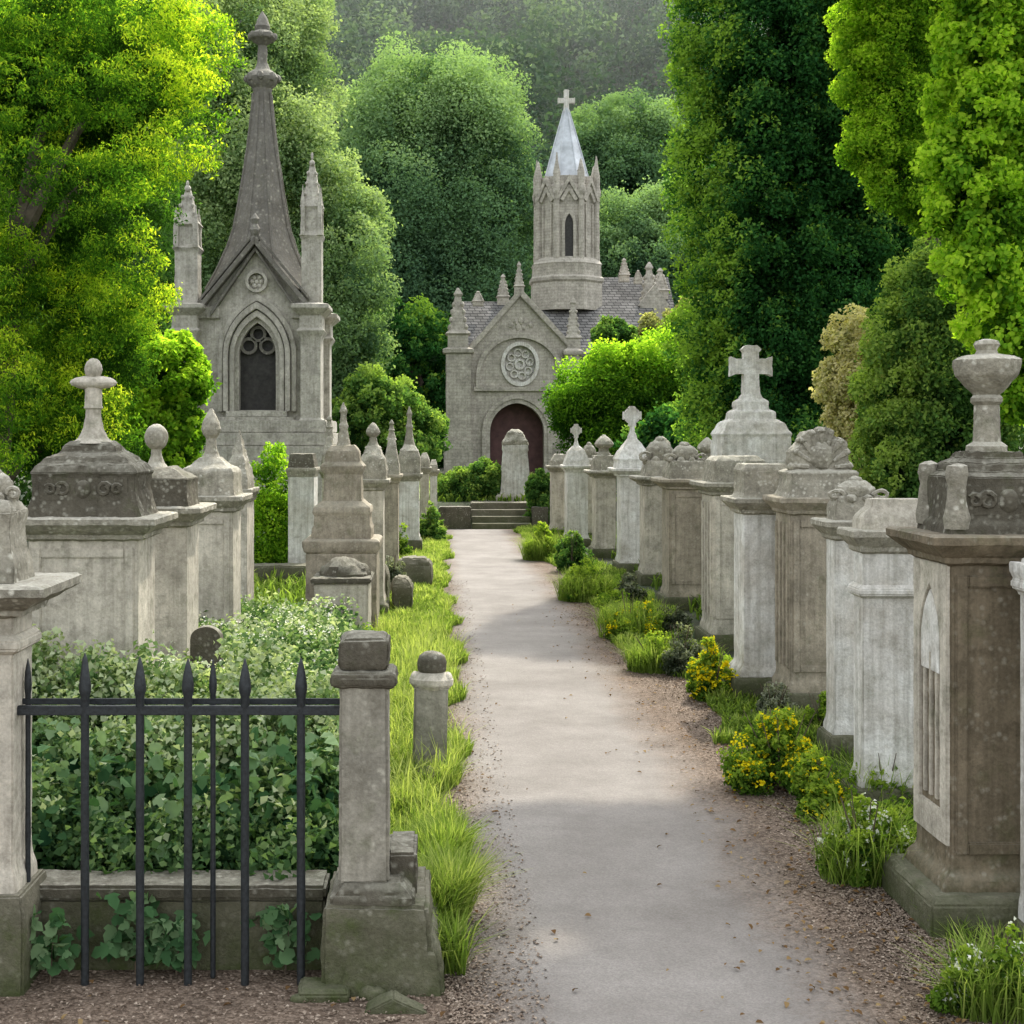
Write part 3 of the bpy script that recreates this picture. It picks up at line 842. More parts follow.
tomb('tomb', 'ornate lichen-capped tomb immediately right of the stepped monument', 'tomb', 361, 383, 15.2, .5, 1.52,
     [(1.3, 1.1, 1.51), (1.25, 1.1, 1.62), (1.1, 1, 1.74), (.8, .8, 1.80), (.5, .5, 1.88)], ('flame', 1.86, 2.14, .16), 'grey', 'lichen', 'lichen', (.06, .16), None, None, .07, TL, .04, .01)
tomb('tomb', 'slim tomb with slender spire cap halfway along the left row', 'tomb', 384, 398, 19.5, .5, 1.45,
     [(1.2, 1.1, 1.44), (1.05, 1, 1.6), (.6, .6, 1.85), (.4, .4, 1.95)], ('spike', 1.93, 2.22, .15), 'brown', 'lichen', 'lichen', (.06, .16), None, None, .06, TL, .05, .008)
tomb('tomb', 'bright white-faced tomb with dark foot and tall thin cross spike on the left', 'tomb', 399, 419, 23.2, .5, 1.36,
     [(1.15, 1.1, 1.35), (1.1, 1.05, 1.62), (.9, .9, 1.74), (.45, .45, 1.84)], ('spike', 1.82, 2.48, .2), 'white', 'lichen', 'lichen', (.05, .26), None, None, .06, TL, .05, .008)
tomb('tomb', 'small grey tomb next after the white-faced one near the steps', 'tomb', 420, 429, 26.0, .5, 1.4,
     [(1.2, 1.1, 1.39), (1.0, 1, 1.55), (.5, .6, 1.66)], None, 'grey', 'lichen', 'lichen', (.06, .16), None, None, .05, TL, .06, .008)
tomb('tomb', 'last small pale tomb of the left row beside the steps', 'tomb', 430, 437, 28.0, .45, 1.3,
     [(1.2, 1.1, 1.29), (1.0, 1, 1.4), (.6, .6, 1.5)], None, 'white', 'lichen', 'lichen', (.05, .16), None, None, .05, TL, .06, .008)
tomb('tomb', 'plain pale pedestal under the mausoleum corner', 'tomb', 288, 314, 19.2, .6, 1.55,
     [(1.02, 1, 1.54), (.95, .95, 1.64), (.85, .85, 1.74)], None, 'white', 'dark', 'dark', (.05, .16), None, None, .03, TL, .05, .006)
tomb('tomb', 'mossy low tomb with pointed top between the pale pedestal and the stepped monument', 'tomb', 322, 334, 20.5, .5, 1.5,
     [(1.2, 1, 1.49), (1.0, 1, 1.7), (.4, .4, 1.98)], ('spike', 1.95, 2.3, .18), 'grey', 'lichen', 'lichen', (.05, .16), None, None, .05, TL, .05, .01)

# small headstone in the undergrowth
Y = 8.0
x0, x1 = X(190, Y), X(221, Y)
t = MB(); t.prism(arch(x0, x1, -.05, H(640, Y), H(627, Y), 8), Y, Y + .09)
o = t.build('headstone', M['dark'], None, .01, .004, .04)
props(o, 'small round-topped dark headstone sunk in the undergrowth behind the railings', 'headstone')
# low dark kerb wall
Y = 18.6
t = MB(); t.box(X(238, Y), X(312, Y), Y, Y + .4, -.03, H(566, Y)); o = t.build('kerb_wall', M['mossy'], None, .02, .02, .08, False, 5)
props(o, 'low dark mossy kerb wall between the pale tomb and the stepped monument', 'wall')
for (pa, pb, py, hh, lab) in ((397, 432, 592, .42, 'dark mossy grave slab slumped at the edge of the left verge'), (369, 388, 610, .5, 'broken grey stone block leaning beside the low chest tomb'), (392, 412, 616, .42, 'dark ivy-covered stone lump at the verge nearer the chest tomb')):
    Y = depth(py)
    t = MB(); t.loft(X((pa + pb) / 2, Y), Y + .25, [(X(pb, Y) / 2 - X(pa, Y) / 2, .25, -.03), (X(pb, Y) / 2 - X(pa, Y) / 2, .24, hh * .8), (X(pb, Y) / 2 - X(pa, Y) / 2 - .05, .18, hh)])
    o = t.build('grave_stone', M['mossy'], None, .02, .03, .06, False, 5); props(o, lab, 'stone')

# small leaning post on the verge
Y = 8.2
cx = X(429, Y); cy = Y + .09
t = thing('marker_post', (cx, cy, 0), 'short grey stone post with domed head and scrolled shoulders on the grass verge', 'post')
b = MB(); b.loft(cx, cy, [(.10, .08, -.03), (.10, .08, .50), (.105, .085, .52)]); b.build('shaft', M['drab'], t, .012, .003, .05)
b = MB(); b.lathe(cx, cy, [(.105, .5), (.13, .53), (.13, .56), (.10, .585), (.08, .60)], 16, 0, 1, .8)
for s in (-1, 1): b.ball((cx + s * .095, cy, .565), .03, .06, .035, 10, 7)
b.build('shoulders', M['grey'], t, 0, .004, .02)
b = MB(); b.lathe(cx, cy, [(.07, .59), (.085, .61), (.088, .66), (.075, .695), (.05, .715), (.015, .722)], 16, 0, 1, .85); b.build('dome', M['dark'], t, 0, .003, .02)
t.rotation_euler = (0, math.radians(1.5), 0)
Y = 7.9
t = MB(); t.ball((X(432, Y), Y + .05, .03), .12, .1, .09); o = t.build('footing_stone', M['mossy'], None, 0, .03, .04, False, 7); props(o, 'rough mossy stone in the grass at the foot of the short post', 'stone')

# ------------------------------------------------------------------ right gate pier, low wall, railings
Y = 5.0
t = thing('gate_pier', (X(362, Y), Y + .1, 0), 'dark-headed square stone pier on a stepped mossy footing at the right end of the railings', 'pier')
cx = X(363, Y); cy = Y + .13
b = MB()
b.loft(X(376, Y), Y + .24, [(X(432, Y) / 2 - X(320, Y) / 2, .26, -.03), (X(430, Y) / 2 - X(322, Y) / 2, .25, .26), (X(428, Y) / 2 - X(324, Y) / 2, .235, .315)])
b.loft(X(392, Y), Y + .26, [(.19, .29, -.03), (.185, .285, .08), (.165, .27, .16), (.14, .22, .20)])
b.build('footing', M['mossy'], t, .014, .012, .03, False, 8)
b = MB()
b.loft(X(372, Y), Y + .18, [(.155, .17, .305), (.15, .165, .35), (.115, .14, .385), (.11, .13, .395)])
b.box(X(386, Y), X(416, Y), Y + .12, Y + .42, .30, .47)
b.build('plinth', M['dark'], t, .012, .006, .03, False, 10)
b = MB(); b.loft(cx, cy, [(.094, .094, .385), (.09, .09, .41), (.088, .088, 1.09), (.09, .09, 1.10)]); b.build('shaft', M['drab'], t, .014, .003, .03)
b = MB(); b.loft(cx, cy, [(.09, .09, 1.085), (.112, .112, 1.095), (.118, .118, 1.11), (.118, .118, 1.13), (.108, .108, 1.145), (.085, .085, 1.15)]); b.build('collar', M['dark'], t, .006, .005, .02)
b = MB(); b.loft(cx, cy, [(.078, .078, 1.145), (.09, .09, 1.17), (.091, .091, 1.245), (.085, .085, 1.262), (.06, .06, 1.275)]); b.build('head_block', M['dark'], t, .008, .005, .02)

t = thing('low_wall', (X(170, 5.2), 5.25, 0), 'low mossy stone wall with coping running behind the railings', 'wall')
b = MB(); b.box(X(22, 5.22), X(325, 5.22), 5.22, 5.38, -.03, .27); b.build('wall_body', M['mossy'], t, .01, .008, .05, False, 7)
b = MB(); b.box(X(20, 5.2), X(326, 5.2), 5.195, 5.40, .272, .325); b.build('coping', M['dark'], t, .012, .006, .04, False, 9)

t = thing('railings', (X(180, 5.08), 5.08, 0), 'black iron railings with spear-point bars between the two piers', 'railings')
b = MB(); b.box(X(14, 5.08), X(341, 5.08), 5.066, 5.094, .985, 1.018); b.build('rail', M['iron'], t, .004, .001, .08)
b = MB(); b.box(X(14, 5.14), X(341, 5.14), 5.128, 5.142, 1.012, 1.034); b.build('rear_rail', M['iron'], t, .003, .001, .08)
def picket(px, Y, ztop, zbot, r):
    x = X(px, Y)
    b = MB()
    b.lathe(x, Y, [(r * .96, zbot), (r, .4), (r, .97), (r * 1.05, 1.05), (r * 1.4, 1.07), (r * 1.45, 1.09), (r * 1.1, 1.13), (r * .6, ztop - .025), (r * .12, ztop)], 10)
    b.build('picket', M['iron'], t, 0, .0012, .1, True)
for px, tp in ((85, 1.21), (140, 1.195), (188, 1.19), (245, 1.19), (301, 1.19)):
    picket(px, 5.08, tp, .005, .0155)
for px in (28, 213): picket(px, 5.14, 1.18, .01, .010)

# debris at the foot of the pier
Y = 4.92
b = MB(); b.loft(X(323, Y), Y + .07, [(.09, .07, -.01), (.092, .072, .03), (.082, .06, .042)])
o = b.build('loose_stone', M['mossy'], None, .006, .010, .03, False, 9); props(o, 'flat broken stone slab lying before the pier footing', 'stone')
for (px, py, r, fl, lab) in ((372, 998, .05, .6, 'small wedge of broken stone below the pier footing'), (300, 1002, .045, .5, 'small chip of stone in the gravel under the railings')):
    Y = depth(py)
    b = MB(); b.ball((X(px, Y), Y, r * fl * .4), r, r * .7, r * fl, 12, 8); o = b.build('loose_stone', M['mossy'], None, 0, r * .25, r * .3, False, 9); props(o, lab, 'stone')
b = MB(); xa = X(360, 4.86)
b.prism([(xa, -.01), (xa + .25, -.01), (xa + .22, .012), (xa + .115, .062), (xa + .03, .018)], 4.82, 4.90)
o = b.build('loose_stone', M['mossy'], None, .006, .008, .03, False, 11); props(o, 'broken triangular slab of stone leaning at the foot of the pier footing', 'stone')

# ------------------------------------------------------------------ steps and obelisk
t = thing('steps', (X(500, 29.6), 30.2, 0), 'flight of shallow stone steps at the end of the path', 'steps')
for k in range(4):
    y0 = 29.6 + .3 * k
    b = MB(); b.box(.72, 1.98, y0, y0 + (.31 if k < 3 else 1.4), -.02 + .13 * k, .13 * (k + 1) - .004 * (k < 3)); b.build('step', M['mossy'], t, .012, .004, .2)
b = MB(); b.box(.02, .70, 29.75, 30.2, -.02, .47); b.build('cheek_wall', M['dark'], t, .015, .01, .15, False, 5)
b = MB(); b.box(2.0, 2.35, 29.75, 30.2, -.02, .47); b.build('cheek_wall', M['dark'], t, .015, .01, .15, False, 5)
Y = 31.6; cx = X(516, Y); cy = Y + .4
t = thing('obelisk', (cx, cy, .52), 'stubby pale obelisk monument standing at the head of the steps', 'monument')
b = MB(); b.loft(cx, cy, [(.46, .4, .45), (.46, .4, .62), (.40, .36, .66)]); b.build('base', M['grey'], t, .01, .006, .1)
b = MB(); b.loft(cx, cy, [(.36, .34, .65), (.345, .33, .72), (.27, .26, 1.62), (.29, .27, 1.65), (.28, .26, 1.78), (.20, .2, 1.80)]); b.build('shaft', M['white'], t, .01, .005, .08)
b = MB(); b.loft(cx, cy, [(.29, .27, 1.77), (.28, .26, 1.86), (.22, .2, 1.95), (.16, .15, 2.06), (.08, .08, 2.12)]); b.build('cap', M['lichen'], t, .01, .03, .06, False, 7)

# ------------------------------------------------------------------ mausoleum with spire
Y = 24.0
def mx(px): return X(px, Y)
def mz(py): return H(py, Y)
t = thing('mausoleum', (mx(253), Y + 1.2, 0), 'gothic mausoleum with a tall stone spire and corner pinnacles left of the path', 'mausoleum')
D = 2.3
b = MB()   # podium, hidden by shrubs below
b.box(mx(208), mx(333), Y - .35, Y + D + .3, -.05, mz(446)); b.box(mx(211), mx(330), Y - .25, Y + D + .2, mz(446), mz(433)); b.box(mx(214), mx(327), Y - .16, Y + D + .1, mz(433), mz(420))
b.box(mx(176), mx(208), Y - .3, Y + D + .3, -.05, mz(440)); 
b.build('podium', M['maus'], t, .02, .008, .25, False, 5)
# front wall with the window
win = arch(mx(238), mx(275), mz(410), mz(355), mz(322), 10)
b = MB()
poly = [(mx(190), mz(420)), (mx(190), mz(305)), (mx(197), mz(300)), (mx(255), mz(243)), (mx(307), mz(300)), (mx(314), mz(305)), (mx(314), mz(420))]
b.prism(poly, Y + .12, Y + .5, [win])
b.box(mx(190), mx(314), Y + .5, Y + D, mz(420), mz(305))
b.build('wall', M['maus'], t, 0, .004, .3, False, 6)
# window and mouldings
w = MB()
for k, (g, yy) in enumerate(((4, .03), (10, -.02), (16, .05))):
    outer = arch(mx(238 - g - 5), mx(275 + g + 5), mz(411), mz(355), mz(322 - (g + 5) * 1.35), 10)
    inner = arch(mx(238 - g), mx(275 + g), mz(412) , mz(355), mz(322 - g * 1.35), 10)
    outer2 = [(x, z) for x, z in outer]
    w.prism(outer2 + list(reversed(inner)), Y + yy, Y + .13)
wo = w.build('window_surround', M['maus'], t, .008, .003, .3)
w = MB(); w.box(mx(226), mx(287), Y - .06, Y + .12, mz(417), mz(411)); w.box(mx(219), mx(294), Y - .1, Y + .12, mz(424), mz(417)); w.build('sill', M['maus'], t, .01)
w = MB(); w.box(mx(236), mx(277), Y + .3, Y + .34, mz(411), mz(318)); win_o = w.build('window', M['void'], t)
w = MB()   # cusped tracery
tr = []
a0, a1 = mx(238), mx(275)
for (c, r) in (((mx(247), mz(345)), .15), ((mx(266), mz(345)), .15), ((mx(256.5), mz(333)), .14)):
    w.prism(circle(c[0], c[1], r, 18), Y + .22, Y + .28, [circle(c[0], c[1], r * .66, 14)])
w.build('tracery', M['mausdark'], win_o, 0)
# gable mouldings
g = MB()
for (o_, th, yy) in ((0, .13, -.1), (-.16, .08, -.02), (.12, .07, -.03)):
    ax, az = mx(255), mz(240) + o_ + .05
    for s in (-1, 1):
        ex, ez = ax + s * (mx(309) - ax) , mz(303) + o_
        if o_ < 0: ex = ax + s * (mx(300) - ax)
        g.prism([(ax, az), (ex, ez), (ex, ez - th), (ax, az - th)], Y + yy, Y + .14)
g.build('gable_moulding', M['mausdark'], t, .008, .003, .25)
g = MB(); g.prism(circle(mx(256), mz(281), .19), Y + .03, Y + .13, [circle(mx(256), mz(281), .14)])
for k in range(6):
    a = k * math.pi / 3; g.ball((mx(256) + .085 * math.cos(a), Y + .11, mz(281) + .085 * math.sin(a)), .045, .03, .045, 8, 6)
g.ball((mx(256), Y + .11, mz(281)), .04, .03, .04, 8, 6)
g.build('rosette', M['maus'], t, 0, .004)
# corner buttresses, entablature and pinnacles
for (xa, xb, tp) in ((174, 197, 178), (301, 321, 150)):
    for (ya, yb, front) in ((Y - .1, Y + .5, True), (Y + D - .4, Y + D + .1, False)):
        cx_, cy_ = (mx(xa) + mx(xb)) / 2, (ya + yb) / 2
        hw, hd = (mx(xb) - mx(xa)) / 2, (yb - ya) / 2
        b = MB()
        b.loft(cx_, cy_, [(hw + .05, hd + .05, mz(430)), (hw + .05, hd + .05, mz(422)), (hw, hd, mz(418)), (hw, hd, mz(338)), (hw + .03, hd + .03, mz(335)), (hw + .07, hd + .07, mz(331)), (hw + .02, hd + .02, mz(328)), (hw + .02, hd + .02, mz(316)), (hw + .06, hd + .06, mz(314)), (hw + .15, hd + .15, mz(309)), (hw + .15, hd + .15, mz(305)), (hw * .9, hd * .9, mz(303))])
        b.build('buttress', M['maus'], t, .006, .004, .3, False, 6)
        if not front: continue
        b = MB(); s = hw * 1.0
        zt = mz(tp); z0 = mz(304)
        hh = zt - z0
        b.loft(cx_, cy_ + .05, [(s, s, z0), (s, s, z0 + hh * .42), (s * 1.2, s * 1.2, z0 + hh * .45), (s * .95, s * .95, z0 + hh * .48), (s * .9, s * .9, z0 + hh * .62), (s * 1.15, s * 1.15, z0 + hh * .64), (s * .74, s * .74, z0 + hh * .70), (s * .44, s * .44, z0 + hh * .85), (s * .2, s * .2, z0 + hh * .93)])
        for q in range(4):
            px_, py_ = ((-1, -1), (1, -1), (1, 1), (-1, 1))[q]
            b.loft(cx_ + px_ * s * .85, cy_ + py_ * s * .85, [(s * .22, s * .22, z0 + hh * .45), (s * .2, s * .2, z0 + hh * .66), (s * .02, s * .02, z0 + hh * .78)])
            for kk in range(3):
                f = .72 + .07 * kk
                b.ball((cx_ + px_ * s * .5 * (1.35 - kk * .3), cy_ + py_ * s * .5 * (1.35 - kk * .3), z0 + hh * f), s * .17, s * .17, s * .2, 6, 5)
        b.ball((cx_, cy_, z0 + hh * .93), s * .3, s * .3, s * .3, 8, 6); b.ball((cx_, cy_, z0 + hh * .975), s * .14, s * .14, hh * .025, 8, 6)
        b.build('pinnacle', M['maus'], t, 0, .012, .09, False, 9)
# entablature strip between, roof and spire
b = MB(); b.box(mx(188), mx(219), Y + .04, Y + .13, mz(318), mz(306)); b.build('entablature', M['maus'], t, .01)
b = MB(); b.box(mx(291), mx(314), Y + .04, Y + .13, mz(318), mz(306)); b.build('entablature', M['maus'], t, .01)
cx_, cy_ = mx(254), Y + D / 2
b = MB()
ah = mz(243) - mz(303)
b.prism([(mx(195), mz(303)), (mx(255), mz(246)), (mx(313), mz(303))], Y + .13, Y + D)
b.build('roof', M['mausdark'], t, 0, .006, .3, False, 6)
b = MB()
prof = [(55, 292), (44, 271), (34.5, 250), (28, 230), (24.5, 212), (20.5, 188), (14.2, 148), (10.6, 115), (8.6, 94), (10, 89)]
s = (Y + D / 2) / FPX
Yc = Y + D / 2
b.lathe(cx_, cy_, [(r * s * 1.04, H(py, Yc)) for r, py in prof], 8, math.pi / 8)
for k in range(8):
    a = math.pi / 8 + k * math.pi / 4
    b.tube([(cx_ + r * s * 1.04 * math.cos(a), cy_ + r * s * 1.04 * math.sin(a), H(py, Yc)) for r, py in prof[:-1]], [.032] * 9, 5)
sp = b.build('spire', M['mausdark'], t, 0, .006, .25, False, 5)
b = MB(); b.lathe(cx_, cy_, [(r * s, H(py, Yc)) for r, py in ((9, 90), (15, 84), (17, 79), (14, 74), (8, 70), (5, 62), (4.5, 46), (8, 43), (13.5, 39), (13.5, 35), (7, 31), (8, 27), (5.5, 20), (2, 14), (.4, 11))], 12)
for k in range(8):
    a = k * math.pi / 4; b.ball((cx_ + 15 * s * math.cos(a), cy_ + 15 * s * math.sin(a), H(79, Yc)), .07, .07, .08, 6, 5); b.ball((cx_ + 12 * s * math.cos(a), cy_ + 12 * s * math.sin(a), H(37, Yc)), .06, .06, .07, 6, 5)
b.build('spire_finial', M['mausdark'], t, 0, .012, .08, False, 9)
b = MB(); b.lathe(mx(255), Y - .0, [(.09, mz(241)), (.06, mz(236)), (.1, mz(230)), (.05, mz(224)), (.08, mz(219)), (.01, mz(213))], 8); b.build('gable_finial', M['mausdark'], t, 0, .012, .05)

# ------------------------------------------------------------------ chapel
Y = 50.0
def kx(px, y=50.0): return X(px, y)
def kz(py, y=50.0): return H(py, y)
t = thing('chapel', (kx(522), Y + 4, .5), 'grey stone chapel with gabled porch, rose window and octagonal spired tower', 'chapel')
door = arch(kx(490), kx(544), .35, kz(432), kz(403), 10)
rose = circle(kx(520), kz(364), .62, 28, .74)
b = MB()
b.prism([(kx(468), .3), (kx(468), kz(346)), (kx(520), kz(293)), (kx(576), kz(348)), (kx(576), .3)], Y, Y + .5, [door, rose])
b.box(kx(468), kx(468) + .4, Y + .5, Y + 1.6, .3, kz(346)); b.box(kx(576) - .4, kx(576), Y + .5, Y + 1.6, .3, kz(348))
b.build('porch_wall', M['far'], t, 0, .01, .5, False, 3)
b = MB(); b.box(kx(487), kx(547), Y + .75, Y + .85, .3, kz(400)); b.build('door', M['door'], t)
b = MB()
for g, yy in ((0, -.06), (4, -.12)):
    o_ = arch(kx(490 - g - 4), kx(544 + g + 4), .4, kz(432), kz(403 - (g + 4) * 1.1), 10)
    i_ = arch(kx(490 - g), kx(544 + g), .4, kz(432), kz(403 - g * 1.1), 10)
    b.prism(o_ + list(reversed(i_)), Y + yy, Y + .02)
b.build('door_surround', M['far'], t)
b = MB()   # blind arch over the rose window
o_ = arch(kx(476), kx(563), kz(388), kz(376), kz(333), 12); i_ = arch(kx(480), kx(559), kz(388), kz(376), kz(338), 12)
b.prism(o_ + list(reversed(i_)), Y - .14, Y + .02)
b.box(kx(474), kx(565), Y - .12, Y + .02, kz(391), kz(387))
b.build('string_course', M['far'], t)
b = MB(); b.prism(rose, Y + .19, Y + .36); ro = b.build('rose_window', M['white'], t)
b = MB(); b.prism(circle(kx(520), kz(364), .68, 28, .80), Y - .08, Y + .1, [circle(kx(520), kz(364), .56, 28, .66)])
for k in range(8):
    a = k * math.pi / 4 + .2
    c = (kx(520) + .36 * math.cos(a), kz(364) + .42 * math.sin(a))
    b.prism(circle(*c, .15, 12), Y + .08, Y + .2, [circle(*c, .10, 10)])
b.prism(circle(kx(520), kz(364), .2, 14), Y + .08, Y + .2, [circle(kx(520), kz(364), .12, 10)])
b.build('tracery', M['white'], ro)
b = MB()   # coping of the gable
for s, ex, ez in ((-1, kx(466), kz(350)), (1, kx(579), kz(352))):
    ax, az = kx(520), kz(288)
    b.prism([(ax, az), (ex, ez), (ex, ez - .26), (ax, az - .3)], Y - .16, Y + .5)
b.build('gable_coping', M['far'], t, .02, .01, .4)
b = MB()   # worn carving panel under the apex
for dx, dz in ((-9, 325), (-4, 322), (1, 321), (6, 322), (11, 325), (-2, 327), (4, 327)):
    b.ball((kx(520 + dx), Y + .0, kz(dz)), .09, .06, .12, 8, 6)
b.build('carving', M['far'], t, 0, .03, .08)
def pinn(px, yy, ybase, ytop, r, nm='pinnacle'):
    c = X(px, yy); z0, z1 = H(ybase, yy), H(ytop, yy); h = z1 - z0
    b = MB(); b.loft(c, yy, [(r, r, z0), (r, r, z0 + h * .25), (r * 1.25, r * 1.25, z0 + h * .28), (r * .85, r * .85, z0 + h * .34), (r * .3, r * .3, z0 + h * .86), (r * .45, r * .45, z0 + h * .9), (r * .1, r * .1, z1)])
    for k in range(4):
        for q in ((-1, -1), (1, -1), (1, 1), (-1, 1)):
            f = .38 + .12 * k; rr = r * (.85 - .55 * (k * .12 + .04) / .52)
            b.ball((c + q[0] * rr, yy + q[1] * rr, z0 + h * f), r * .2, r * .2, r * .26, 6, 4)
    b.build(nm, M['far'], t, 0, .02, .15, False, 4)
def butt(px0, px1, yy, d, ytop):
    b = MB(); b.box(X(px0, yy), X(px1, yy), yy, yy + d, .3, H(ytop, yy)); b.box(X(px0 - 2, yy), X(px1 + 2, yy), yy - .12, yy + d + .1, .3, H(440, yy))
    b.loft((X(px0, yy) + X(px1, yy)) / 2, yy + d / 2, [((X(px1, yy) - X(px0, yy)) / 2 + .1, d / 2 + .1, H(ytop + 3, yy)), ((X(px1, yy) - X(px0, yy)) / 2 + .12, d / 2 + .12, H(ytop - 1, yy)), (.1, .1, H(ytop - 6, yy))])
    b.build('buttress', M['far'], t, .02, .015, .4, False, 3)
butt(446, 471, 49.6, .9, 350); butt(566, 580, 49.7, .7, 352)
pinn(458, 50.0, 352, 288, .36); pinn(573, 50.1, 354, 297, .24)
pinn(519, 50.2, 296, 262, .17, 'gable_finial')
pinn(478, 53.0, 306, 291, .2); pinn(503, 54.0, 306, 274, .22)
# nave: walls and slate roof across, higher roof behind
nx0, nx1 = kx(462, 51), kx(660, 51)
b = MB(); b.box(nx0, nx1, 51.2, 56.8, .3, 5.05); b.build('nave_wall', M['far'], t, 0, .01, .8, False, 3)
b = MB(); b.prism([(50.9, 4.95), (54.0, 7.15), (57.1, 4.95), (57.1, 4.8), (54, 7.0), (50.9, 4.8)], nx0 - .15, nx1 + .15, axis='x'); b.build('nave_roof', M['slate'], t)
b = MB(); b.prism([(51.2, 4.9), (54.0, 6.95), (56.8, 4.9)], nx0, nx0 + .3, axis='x'); b.prism([(51.2, 4.9), (54.0, 6.95), (56.8, 4.9)], nx1 - .3, nx1, axis='x'); b.build('nave_gable', M['far'], t)
bx0, bx1 = X(594, 57), X(672, 57)
b = MB(); b.box(bx0, bx1, 56.0, 62, .3, 6.2); b.build('rear_wall', M['far'], t)
b = MB(); b.prism([(55.7, 6.1), (58.6, 8.6), (62, 6.1), (62, 5.95), (58.6, 8.4), (55.7, 5.95)], bx0 - .1, bx1 + .1, axis='x'); b.build('rear_roof', M['slate'], t)
pinn(649, 54.5, 322, 262, .34); pinn(624, 57.2, 282, 258, .2); pinn(660, 57.5, 300, 268, .3); pinn(638, 56.8, 284, 270, .16)
b = MB(); b.box(X(640, 53.6), X(668, 53.6), 53.6, 54.6, 4.6, H(306, 53.6)); b.prism([(X(638, 53.6), H(306, 53.6)), (X(655, 53.6), H(284, 53.6)), (X(670, 53.6), H(306, 53.6))], 53.6, 54.6); b.build('gable_dormer', M['far'], t, 0, .02, .4, False, 3)
# tower
tc = (X(567, 54), 54.3)
sc = 54.3 / FPX
def tz(py): return H(py, 54.3)
b = MB(); b.lathe(tc[0], tc[1], [(r * sc, tz(py)) for r, py in ((37, 312), (37, 285), (39, 283), (39, 280), (36.5, 278), (36, 268), (37, 266), (34, 262), (32, 260))], 8, math.pi / 8)
b.build('tower_drum', M['far'], t, 0, .01, .5, False, 3)
b = MB(); b.lathe(tc[0], tc[1], [(r * sc, tz(py)) for r, py in ((31.5, 264), (31, 258), (30.5, 198), (33, 195), (33, 191), (30, 188), (29, 180))], 8, math.pi / 8)
tw = b.build('tower', M['far'], t, 0, .01, .5, False, 3)
b = MB(); wv = MB()
for k in range(8):
    a = -math.pi / 2 + k * math.pi / 4
    ca, sa = math.cos(a), math.sin(a)
    ap = 31 * sc * math.cos(math.pi / 8)
    def face(pts, d0, d1, bb):
        # outline in the face plane (u, z) pushed out along the face normal
        q = MB(); q.prism(pts, d0, d1)
        bb.add([(tc[0] + ca * (ap + v[1]) - sa * v[0], tc[1] + sa * (ap + v[1]) + ca * v[0], v[2]) for v in q.v], q.f)
    if k == 0:
        face(arch(-.15, .15, tz(261), tz(229), tz(219)), .0, .03, wv)
        face(arch(-.27, .27, tz(262), tz(227), tz(213)) + list(reversed(arch(-.16, .16, tz(262), tz(229), tz(218)))), .0, .10, b)
    else:
        for u in (-.2, .2): face([(u - .03, tz(262)), (u - .03, tz(208)), (u + .03, tz(208)), (u + .03, tz(262))], 0, .05, b)
    face([(-.5, tz(204)), (0, tz(180)), (.5, tz(204)), (.38, tz(204)), (0, tz(187)), (-.38, tz(204))], -.02, .14, b)
    face([(-.34, tz(204)), (0, tz(190)), (.34, tz(204)), (.22, tz(206)), (0, tz(196)), (-.22, tz(206))], .0, .09, b)
b.build('tower_gablets', M['far'], t, 0, .015, .3, False, 4)
wo = wv.build('lancet_window', M['void'], tw)
b = MB()
for k in range(8):
    a = math.pi / 8 + k * math.pi / 4
    x_, y_ = tc[0] + 31 * sc * math.cos(a), tc[1] + 31 * sc * math.sin(a)
    b.lathe(x_, y_, [(.13, tz(262)), (.12, tz(200)), (.17, tz(198)), (.17, tz(194)), (.13, tz(190)), (.14, tz(178)), (.05, tz(166)), (.02, tz(158 if k % 2 else 164))], 8)
    for q in range(3): b.ball((x_ + .1 * math.cos(a + q * 2), y_ + .1 * math.sin(a + q * 2), tz(186 - 5 * q)), .05, .05, .07, 6, 4)
b.build('corner_shafts', M['far'], t, 0, .02, .25, False, 4)
b = MB()
pr = [(26, 188), (22, 176), (15, 152), (8, 128), (3.2, 112), (1.6, 108)]
b.lathe(tc[0], tc[1], [(r * sc, tz(py)) for r, py in pr], 8, math.pi / 8)
for k in range(8):
    a = math.pi / 8 + k * math.pi / 4
    b.tube([(tc[0] + r * sc * math.cos(a), tc[1] + r * sc * math.sin(a), tz(py)) for r, py in pr], [.035] * 6, 5)
spr = b.build('spire', M['lead'], t, 0, .004, .4, False, 3)
b = MB(); b.prism(cross_outline(tc[0], tz(112), tz(90), 17 * sc, 4.8 * sc, tz(101)), tc[1] - .09, tc[1] + .09); b.build('cross', M['white'], spr)

